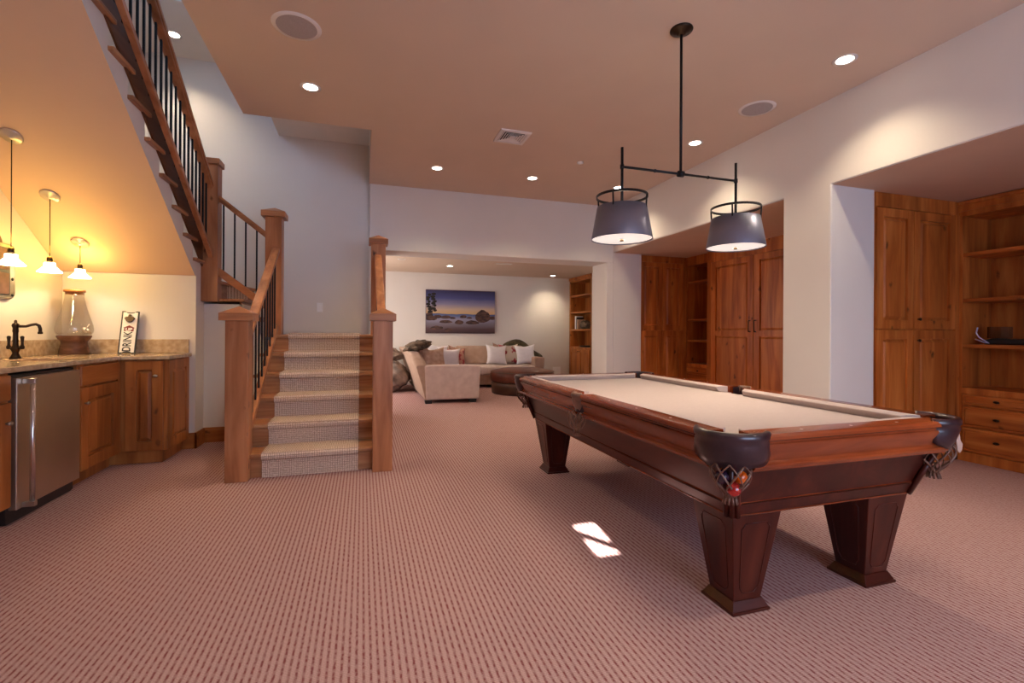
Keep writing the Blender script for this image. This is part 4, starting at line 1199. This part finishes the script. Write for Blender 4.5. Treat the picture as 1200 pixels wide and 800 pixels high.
CO = .118
for (sx, sy, ang) in ((0, 0, 225), (1, 0, 315), (0, 1, 135), (1, 1, 45)):
    cx = TX0 + CO if sx == 0 else TX1 - CO; cy = TY0 + CO if sy == 0 else TY1 - CO
    o = pocket_arc(cx, cy, ang, 172, .125, TZ + .004, .632, False)
    inner_liner(cx, cy, ang, .070, o)
    k = R(ang)
    net(cx + .045 * math.cos(k), cy + .045 * math.sin(k), .655, .072, o)
for (sx, ang) in ((0, 180), (1, 0)):
    cx = TX0 + .055 if sx == 0 else TX1 - .055
    o = pocket_arc(cx - (.022 if sx == 0 else -.022), TYC, ang, 150, .046, TZ + .003, .648, True)
    inner_liner(cx, TYC, ang, .052, o)
    net(cx + (-.052 if sx == 0 else .052), TYC - .012, .655, .050, o, .115)
MB().prism([(2.492, .715), (2.515, .70), (2.525, .66), (2.54, .645), (2.535, .62), (2.52, .605), (2.505, .62), (2.498, .66)], 'y', 1.400, 1.404).build('leather_tag', M_PALE, pt, bevel=.001)

# balls caught in the nearest pocket
bx, by = TX0 + CO - .032, TY0 + CO - .032
M_BALL = lambda n_, c: mat(n_, c, .08, coat=.8)
for nm, dx, dy, dz, c, lab in (('a', .033, -.012, .596, (0.85, .13, .01), 'orange pool ball at the right of the nearest corner net'),
                               ('b', -.010, -.028, .560, (.42, .015, .01), 'red pool ball low in the middle of the nearest corner net'),
                               ('c', .004, .026, .600, (.75, .38, .03), 'yellow pool ball behind the orange one in the nearest corner net'),
                               ('d', -.036, .004, .598, (.03, .01, .03), 'dark pool ball at the left of the nearest corner net')):
    p = (bx + dx, by + dy, dz)
    m = MB(); bmesh.ops.create_uvsphere(m.bm, u_segments=24, v_segments=14, radius=.0262, matrix=Matrix.Translation(p))
    for f_ in m.bm.faces: f_.smooth = True
    solo('pool_ball', m, M_BALL('ball_' + nm, c), lab, 'pool ball', p, 'balls in the nearest pocket')

# ================================================================ TABLE LAMP OVER THE POOL TABLE
LX0, LXC, LX1, LY, LZB = 1.472, 1.885, 2.308, 2.50, 2.120
t = thing('billiard_pendant', 'black two-shade pendant fixture hanging over the pool table', 'pendant lamp', (LXC, LY, ZC))
MB().lathe((LXC, LY, ZC), [(.068, 0), (.070, -.006), (.064, -.014), (.050, -.017), (.046, -.023), (.030, -.026), (.026, -.032), (.012, -.036), (.001, -.036)], 32, cap=False).build('canopy', M_BRONZE, t)
MB().tube([(LXC, LY, ZC - .03), (LXC, LY, LZB)], .0085, 12).build('rod', M_IRON, t)
m = MB().tube([(LX0, LY, LZB), (LX1, LY, LZB)], .0075, 12)
m.tube([(LXC - .018, LY, LZB), (LXC + .018, LY, LZB)], .019, 14)
for x in (LX0, LX1): m.lathe((x, LY, LZB - .012), [(.001, 0), (.012, 0), (.012, .024), (.001, .024)], 14)
for x in (1.70, 2.09): m.tube([(x - .004, LY, LZB), (x + .004, LY, LZB)], .0105, 12)
m.build('crossbar', M_IRON, t)
for x in (LX0, LX1):
    MB().tube([(x, LY, 2.235), (x, LY, 1.80)], .0085, 12).build('stem', M_IRON, t)
    # ring above the shade with three posts
    m = MB(); rr_ = []
    for i in range(41):
        a = 2 * math.pi * i / 40
        rr_.append((x + .150 * math.cos(a), LY + .150 * math.sin(a)))
    m.rings([[(x + (.150 + d) * math.cos(2 * math.pi * i / 40), LY + (.150 + d) * math.sin(2 * math.pi * i / 40), z) for i in range(40)] for d, z in ((.002, 1.933), (.002, 1.947), (-.004, 1.947), (-.004, 1.933), (.002, 1.933))], cap=False)
    for k in range(4):
        a = R(40 + 90 * k)
        m.tube([(x + .150 * math.cos(a), LY + .150 * math.sin(a), 1.94), (x + .1445 * math.cos(a), LY + .1445 * math.sin(a), 1.86)], .005, 8)
    m.build('top_ring', M_IRON, t)
    MB().lathe((x, LY, 0), [(.180, 1.685), (.146, 1.878), (.143, 1.878), (.177, 1.685), (.180, 1.685)], 56, cap=False).build('lamp_shade', M_SHADE, t)
    MB().lathe((x, LY, 0), [(.1745, 1.692), (.10, 1.691), (.001, 1.691)], 48, cap=False).build('diffuser', M_SHADE_IN, t)
    MB().lathe((x, LY, 1.678), [(.001, -.004), (.012, -.003), (.014, .006), (.001, .011)], 16).build('finial', M_BRONZE, t)
    lamp('shade_light', 'AREA', (x, LY, 1.684), SHADE_W, WARM, shape='DISK', size=.31)
    lamp('shade_up_light', 'POINT', (x, LY, 1.84), SHADE_W * .25, WARM, shadow_soft_size=.04)

# ================================================================ SWITCHES
t = thing('light_switch', 'white light switch on the stair landing wall', 'light switch', (-.517, YS, 1.43))
MB().box(-.552, -.482, YS - .006, YS, 1.372, 1.488).build('plate', M_WHITE, t, bevel=.002)
MB().box(-.532, -.502, YS - .010, YS - .006, 1.400, 1.460).build('rocker', M_WHITE, t, bevel=.001)
t = thing('wall_outlet', 'double white wall outlet low on the lounge wall beside the bookcase', 'outlet', (4.35, SFY, .23))
MB().box(4.25, 4.45, SFY - .006, SFY, .14, .32).build('plate', M_WHITE, t, bevel=.002)
MB().box(4.28, 4.33, SFY - .012, SFY - .006, .17, .29).build('socket', M_WHITE, t, bevel=.002)
MB().box(4.37, 4.42, SFY - .012, SFY - .006, .17, .29).build('socket', M_WHITE, t, bevel=.002)

# ================================================================ LOUNGE
# picture
t = thing('picture', 'framed landscape picture of boulders in calm water under a dusk sky', 'picture', (2.06, SFY, 1.56))
PX0_, PX1_, PZ0_, PZ1_ = 1.29, 2.83, 1.095, 2.035
MB().box(PX0_, PX1_, SFY - .045, SFY - .002, PZ0_, PZ1_).build('stretcher', mat('canvas_edge', (.12, .06, .07), .8), t, bevel=.003)
def ramp_mat(name, stops):
    m = mat(name, stops[0][1], .6)
    nt, N, L, b = nodes(m)
    tc = N.new('ShaderNodeTexCoord'); sx = N.new('ShaderNodeSeparateXYZ'); L.new(tc.outputs['Object'], sx.inputs[0])
    mr = N.new('ShaderNodeMapRange'); mr.inputs[1].default_value = -(PZ1_ - PZ0_) / 2; mr.inputs[2].default_value = (PZ1_ - PZ0_) / 2
    L.new(sx.outputs['Z'], mr.inputs[0])
    cr = N.new('ShaderNodeValToRGB'); e = cr.color_ramp.elements
    e[0].position, e[0].color = stops[0][0], (*stops[0][1], 1); e[1].position, e[1].color = stops[-1][0], (*stops[-1][1], 1)
    for p_, c in stops[1:-1]: k = e.new(p_); k.color = (*c, 1)
    no = N.new('ShaderNodeTexNoise'); no.inputs['Scale'].default_value = 3.0; no.inputs['Detail'].default_value = 4
    mp = N.new('ShaderNodeMapping'); mp.inputs['Scale'].default_value = (1, 1, 6); L.new(tc.outputs['Object'], mp.inputs[0]); L.new(mp.outputs[0], no.inputs['Vector'])
    ad = N.new('ShaderNodeMath'); ad.operation = 'MULTIPLY_ADD'; ad.inputs[1].default_value = .06; L.new(no.outputs['Fac'], ad.inputs[0]); L.new(mr.outputs[0], ad.inputs[2])
    sb = N.new('ShaderNodeMath'); sb.operation = 'SUBTRACT'; sb.inputs[1].default_value = .03; L.new(ad.outputs[0], sb.inputs[0])
    L.new(sb.outputs[0], cr.inputs[0]); L.new(cr.outputs[0], b.inputs['Base Color'])
    return m
M_PIC = ramp_mat('printed_sky_and_water', [(0.0, (.045, .018, .022)), (.10, (.09, .045, .05)), (.22, (.20, .17, .21)), (.33, (.30, .29, .40)), (.40, (.13, .16, .32)), (.455, (.06, .10, .26)), (.46, (.66, .43, .20)), (.56, (.60, .44, .32)), (.68, (.27, .25, .38)), (.82, (.07, .08, .24)), (1.0, (.03, .022, .085))])
M_ROCK = noise_color(mat('printed_rock', (.06, .03, .025), .7), (.018, .008, .010), (.15, .07, .05), 12, 5, (1, 1, 3))
M_TREE = mat('printed_tree', (.02, .015, .012), .8)
m = MB(); yP = SFY - .0455
PW, PH = PX1_ - PX0_, PZ1_ - PZ0_
Q = lambda u, v: (PX0_ + PW * u, PZ0_ + PH * (1 - v))
a = Q(0.003, 0.004); b = Q(0.997, 0.996)
m.box(a[0], b[0], yP - .001, yP, b[1], a[1], 0)
def blob(u, v, ru, rv, mi, yy, n=18, flat=.35, seed=0):
    rn = random.Random(seed); pts = []
    for i in range(n):
        an = 2 * math.pi * i / n; k = 1 + rn.uniform(-.10, .10)
        cu, sv = math.cos(an) * ru * k, math.sin(an) * rv * k
        if sv > 0: sv *= flat
        uu = min(max(u + cu, .004), .996); pts.append(Q(uu, v + sv))
    m.prism(pts, 'y', yy - .0006, yy, mi)
y2 = yP - .001
for i, (u, v, ru, rv) in enumerate([(.815, .64, .105, .20), (.96, .64, .05, .06), (.28, .63, .075, .05), (.38, .645, .04, .035), (.53, .615, .05, .05), (.62, .635, .04, .03), (.28, .735, .09, .05), (.47, .75, .065, .07), (.665, .75, .10, .065),
                                      (.07, .66, .09, .08), (.17, .62, .06, .05), (.15, .88, .09, .06), (.32, .93, .06, .06), (.05, .60, .05, .10)]):
    blob(u, v, ru, rv, 1, y2 - .0002 * i, seed=i, flat=.5)
y3 = y2 - .004
q = Q(.085, .60); q2 = Q(.095, .10)
m.prism([(q[0] - .008, q[1]), (q[0] + .010, q[1]), (q2[0] + .002, q2[1]), (q2[0] - .002, q2[1])], 'y', y3 - .0006, y3, 2)
for i in range(16):
    rn = random.Random(50 + i); vv = .09 + .027 * i + rn.uniform(-.01, .01); s_ = (-1) ** i
    blob(.085 + s_ * (.01 + .05 * rn.random()), vv, .022 + .018 * rn.random(), .030, 2, y3 - .0004 - .0001 * i, 9, 1, 80 + i)
m.build('print', [M_PIC, M_ROCK, M_TREE], t, off=Vector((2.06, SFY, (PZ0_ + PZ1_) / 2)))
t.children[-1].location = (0, 0, (PZ0_ + PZ1_) / 2 - 1.56)

# sectional sofa
t = thing('sectional_sofa', 'large beige L-shaped sectional sofa in the lounge', 'sofa', (2.2, 9.0, 0))
# left wing: low front arm panel facing the camera
m = MB()
m.hexa([(.945, 7.46, .055), (1.80, 7.44, .055), (1.80, 7.66, .055), (.945, 7.66, .055), (.925, 7.44, .600), (1.815, 7.42, .600), (1.815, 7.66, .600), (.925, 7.66, .600)])
m.build('arm', M_SOFA, t, bevel=.03, seg=4)
# left wing back, flared outward, top dips towards the front
m = MB(); rr_ = []
for y, zt in ((7.47, .60), (7.52, .625), (7.62, .69), (7.76, .76), (7.95, .80), (8.3, .81), (9.2, .81), (10.20, .81)):
    sx = lambda z: .945 - .23 * max(z - .05, 0) ** 1.15 / .75
    rr_.append([(sx(.055), y, .055), (sx(zt * .5), y, zt * .5), (sx(zt) + .005, y, zt - .02), (sx(zt) + .03, y, zt), (sx(zt) + .14, y, zt), (sx(zt) + .18, y, zt - .03), (1.12, y, .40), (1.12, y, .055)])
m.rings(rr_).build('back_frame', M_SOFAB, t, bevel=.008)
MB().box(1.12, 1.78, 7.66, 9.36, .055, .25).build('base', M_SOFAB, t, bevel=.012)
MB().box(1.12, 3.50, 9.36, 10.20, .055, .25).build('base', M_SOFAB, t, bevel=.012)
for y0, y1 in ((7.67, 8.50), (8.51, 9.36)): MB().box(1.13, 1.83, y0, y1, .25, .43).build('seat_cushion', M_SOFA, t, bevel=.045, seg=4)
for x0, x1 in ((1.13, 2.25), (2.26, 3.46)): MB().box(x0, x1, 9.30, 10.05, .25, .435).build('seat_cushion', M_SOFA, t, bevel=.045, seg=4)
m = MB(); rr_ = []
for x, zt in ((1.0, .80), (2.5, .80), (3.2, .80), (3.45, .76), (3.60, .68), (3.68, .60)):
    rr_.append([(x, 10.27, .055), (x, 10.28, zt), (x, 10.14, zt), (x, 10.08, zt - .06), (x, 10.05, .2), (x, 10.05, .055)])
m.rings(rr_).build('back_frame', M_SOFAB, t, bevel=.015)
for x0, x1 in ((1.90, 2.66), (2.68, 3.42)):
    MB().hexa([(x0, 9.86, .44), (x1, 9.86, .44), (x1, 10.06, .44), (x0, 10.06, .44), (x0, 9.98, .83), (x1, 9.98, .83), (x1, 10.15, .83), (x0, 10.15, .83)]).build('back_cushion', M_SOFAB, t, bevel=.06, seg=4)
for y0, y1 in ():
    MB().hexa([(1.02, y0, .44), (1.20, y0, .44), (1.20, y1, .44), (1.02, y1, .44), (.88, y0 + .05, .84), (1.05, y0 + .05, .84), (1.05, y1, .84), (.88, y1, .84)]).build('back_cushion', M_SOFA, t, bevel=.06, seg=4)
MB().hexa([(3.46, 9.38, .055), (3.66, 9.38, .055), (3.66, 10.10, .055), (3.46, 10.10, .055), (3.45, 9.36, .60), (3.69, 9.36, .60), (3.69, 10.12, .60), (3.45, 10.12, .60)]).build('arm', M_SOFAB, t, bevel=.03, seg=4)
for x, y in ((.99, 7.50), (1.70, 7.50), (3.58, 9.44), (1.60, 9.44), (2.5, 9.44), (3.58, 10.15)):
    MB().hexa([(x - .05, y - .04, 0), (x + .05, y - .04, 0), (x + .05, y + .04, 0), (x - .05, y + .04, 0), (x - .06, y - .045, .056), (x + .06, y - .045, .056), (x + .06, y + .045, .056), (x - .06, y + .045, .056)]).build('foot', M_BLACK, t)


def pillow(x, y, z, w, h, th, mt, lab, rz=0, tilt=-18, roll=0, grp='throw pillows on the sofa'):
    # square pillow with pinched corners; stands on its edge, leaning back
    m = MB(); n = 12; V_ = {}
    for s_ in (-1, 1):
        for i in range(n + 1):
            for j in range(n + 1):
                u, v = -1 + 2 * i / n, -1 + 2 * j / n
                pinch = 1 - (.28 if v > 0 else .14) * (1 - abs(u) ** 1.5) * (abs(v) ** 3)
                pinch2 = 1 - .24 * (1 - abs(v) ** 2) * (abs(u) ** 3)
                d = (1 - abs(u) ** 2.5) * (1 - abs(v) ** 2.5)
                th_ = th * .5 * max(d, 0) ** .5
                if th_ < 1e-6 and s_ == 1: V_[(s_, i, j)] = V_[(-1, i, j)]; continue
                V_[(s_, i, j)] = m.bm.verts.new((u * w / 2 * pinch2, s_ * th_, h / 2 + v * h / 2 * pinch))
    for s_ in (-1, 1):
        for i in range(n):
            for j in range(n):
                q = [V_[(s_, i, j)], V_[(s_, i + 1, j)], V_[(s_, i + 1, j + 1)], V_[(s_, i, j + 1)]]
                m._f(q if s_ < 0 else q[::-1], 0, True)
    o = m.build('throw_pillow', mt, None, off=Vector((0, 0, 0)), subsurf=1)
    o.location = (x, y, z); o.rotation_euler = (R(tilt), R(roll), R(rz))
    return tag(o, lab, 'pillow', grp)


M_PAT = noise_color(cloth('patterned_cloth', (.7, .62, .52), (.35, .06, .07), 9), (.62, .52, .42), (.34, .05, .06), 8, 2, lo=.52, hi=.56)
M_PAT2 = noise_color(cloth('patterned_cloth_red', (.7, .62, .52), (.35, .06, .07), 9), (.55, .30, .22), (.34, .05, .06), 14, 2, lo=.45, hi=.55)
pillow(2.70, 9.62, .43, .52, .46, .18, M_PWHITE, 'white pillow left of the patterned one on the far sofa seat', 6, -14, 3)
pillow(3.36, 9.60, .43, .50, .46, .18, M_PWHITE, 'white pillow at the right end of the far sofa seat', -6, -14, -4)
pillow(3.02, 9.76, .435, .50, .47, .16, M_PAT, 'cream and red patterned pillow between two white ones', 0, -16, 0)
pillow(2.83, 9.90, .50, .42, .40, .12, M_PBROWN, 'brown pillow tucked behind the white one on the far sofa back', 8, -16, 12)
pillow(1.17, 8.05, .43, .50, .46, .18, M_PTAN, 'tan satin pillow nearest the camera behind the sofa arm', 12, -14, -3)
pillow(1.02, 8.30, .45, .46, .46, .16, M_PTAN, 'tan satin pillow half hidden behind the nearest tan one', 30, -14, -8)
pillow(1.48, 8.50, .43, .50, .44, .17, M_PWHITE, 'white pillow on the left sofa wing, right of the tan pillows', 6, -14, 4)
pillow(1.28, 8.70, .44, .48, .50, .15, M_PWHITE, 'white pillow behind the tan satin pillows', 12, -12, 8)
pillow(1.70, 8.85, .44, .42, .40, .14, M_PAT2, 'red patterned pillow peeking out behind the white one on the left wing', 10, -12, 0)
pillow(1.86, 9.70, .44, .46, .42, .14, M_PBROWN, 'brown pillow in the sofa corner', 16, -16, 10)

# throws and bags
def lump(name, c, size, mt, lab, cat, seed, amp=.18, grp=None, rot=0, fl=None):
    m = MB(); bmesh.ops.create_icosphere(m.bm, subdivisions=4, radius=1.0)
    from mathutils import noise as mn
    for v in m.bm.verts:
        d = v.co.normalized()
        k = 1 + amp * mn.noise(d * 2.2 + Vector((seed, 0, 0))) + amp * .5 * mn.noise(d * 5 + Vector((0, seed, 0)))
        q = Vector((d.x * size[0] * k, d.y * size[1] * k, d.z * size[2] * k))
        if fl is not None: q.z = max(q.z, -size[2] * fl)
        v.co = q
    for f_ in m.bm.faces: f_.smooth = True
    m.transform(Matrix.Translation(c) @ Matrix.Rotation(R(rot), 4, 'Y'))
    return solo(name, m, mt, lab, cat, c, grp)
lump('fur_throw', (.885, 8.15, .885), (.22, .26, .085), M_FUR, 'dark brown fur throw heaped on the left sofa back', 'throw', 3, .35, None, -14)
lump('bean_bag', (.44, 9.35, .27), (.42, .46, .31), M_BEAN, 'grey-brown fur bean bag behind the right newel post', 'bean bag', 9, .22, None, 0, .85)
lump('fur_cushion', (.42, 9.55, .66), (.32, .32, .16), M_BEAN, 'grey fur cushion piled on top of the bean bag', 'cushion', 14, .25, None, 0, .8)
# olive throw draped along the right sofa back
m = MB(); rr_ = []
for i in range(15):
    f = i / 14; x = 2.98 + .95 * f
    zt = .86 + .12 * math.sin(math.pi * min(f * 1.3, 1)) - .46 * max(f - .35, 0) ** 1.4
    if x > 3.70: pass
    rr_.append([(x, 10.285, zt - .22), (x, 10.275, zt - .02), (x + .01, 10.20, zt), (x + .005, 10.08, zt - .01), (x, 10.03 , zt - .07 - .02 * math.sin(i * 2.1)), (x, 10.05, zt - .20), (x, 10.09, zt - .20), (x, 10.12, zt - .10)])
m.rings(rr_)
solo('throw_blanket', m, M_OLIVE, 'dark olive throw draped over the right end of the sofa back', 'throw', (3.4, 10.15, .8), subsurf=1)
# ottoman
ox, oy, orr = 2.86, 8.42, .60
t = thing('ottoman', 'round brown leather ottoman behind the far end of the pool table', 'ottoman', (ox, oy, 0))
MB().lathe((ox, oy, 0), [(.001, .0), (orr - .05, .0), (orr - .03, .012), (orr - .02, .2), (orr - .04, .215), (.001, .215)], 56).build('base', M_OTT2, t)
MB().lathe((ox, oy, 0), [(.001, .216), (orr - .06, .216), (orr - .012, .235), (orr, .28), (orr, .36), (orr - .02, .40), (orr - .07, .425), (orr * .6, .455), (orr * .3, .468), (.001, .472)], 56).build('cushion', M_OTT, t)
MB().lathe((ox, oy, 0), [(orr + .001, .395), (orr - .004, .403), (orr - .012, .407), (orr - .02, .402)], 56, cap=False).build('piping', M_OTT2, t)
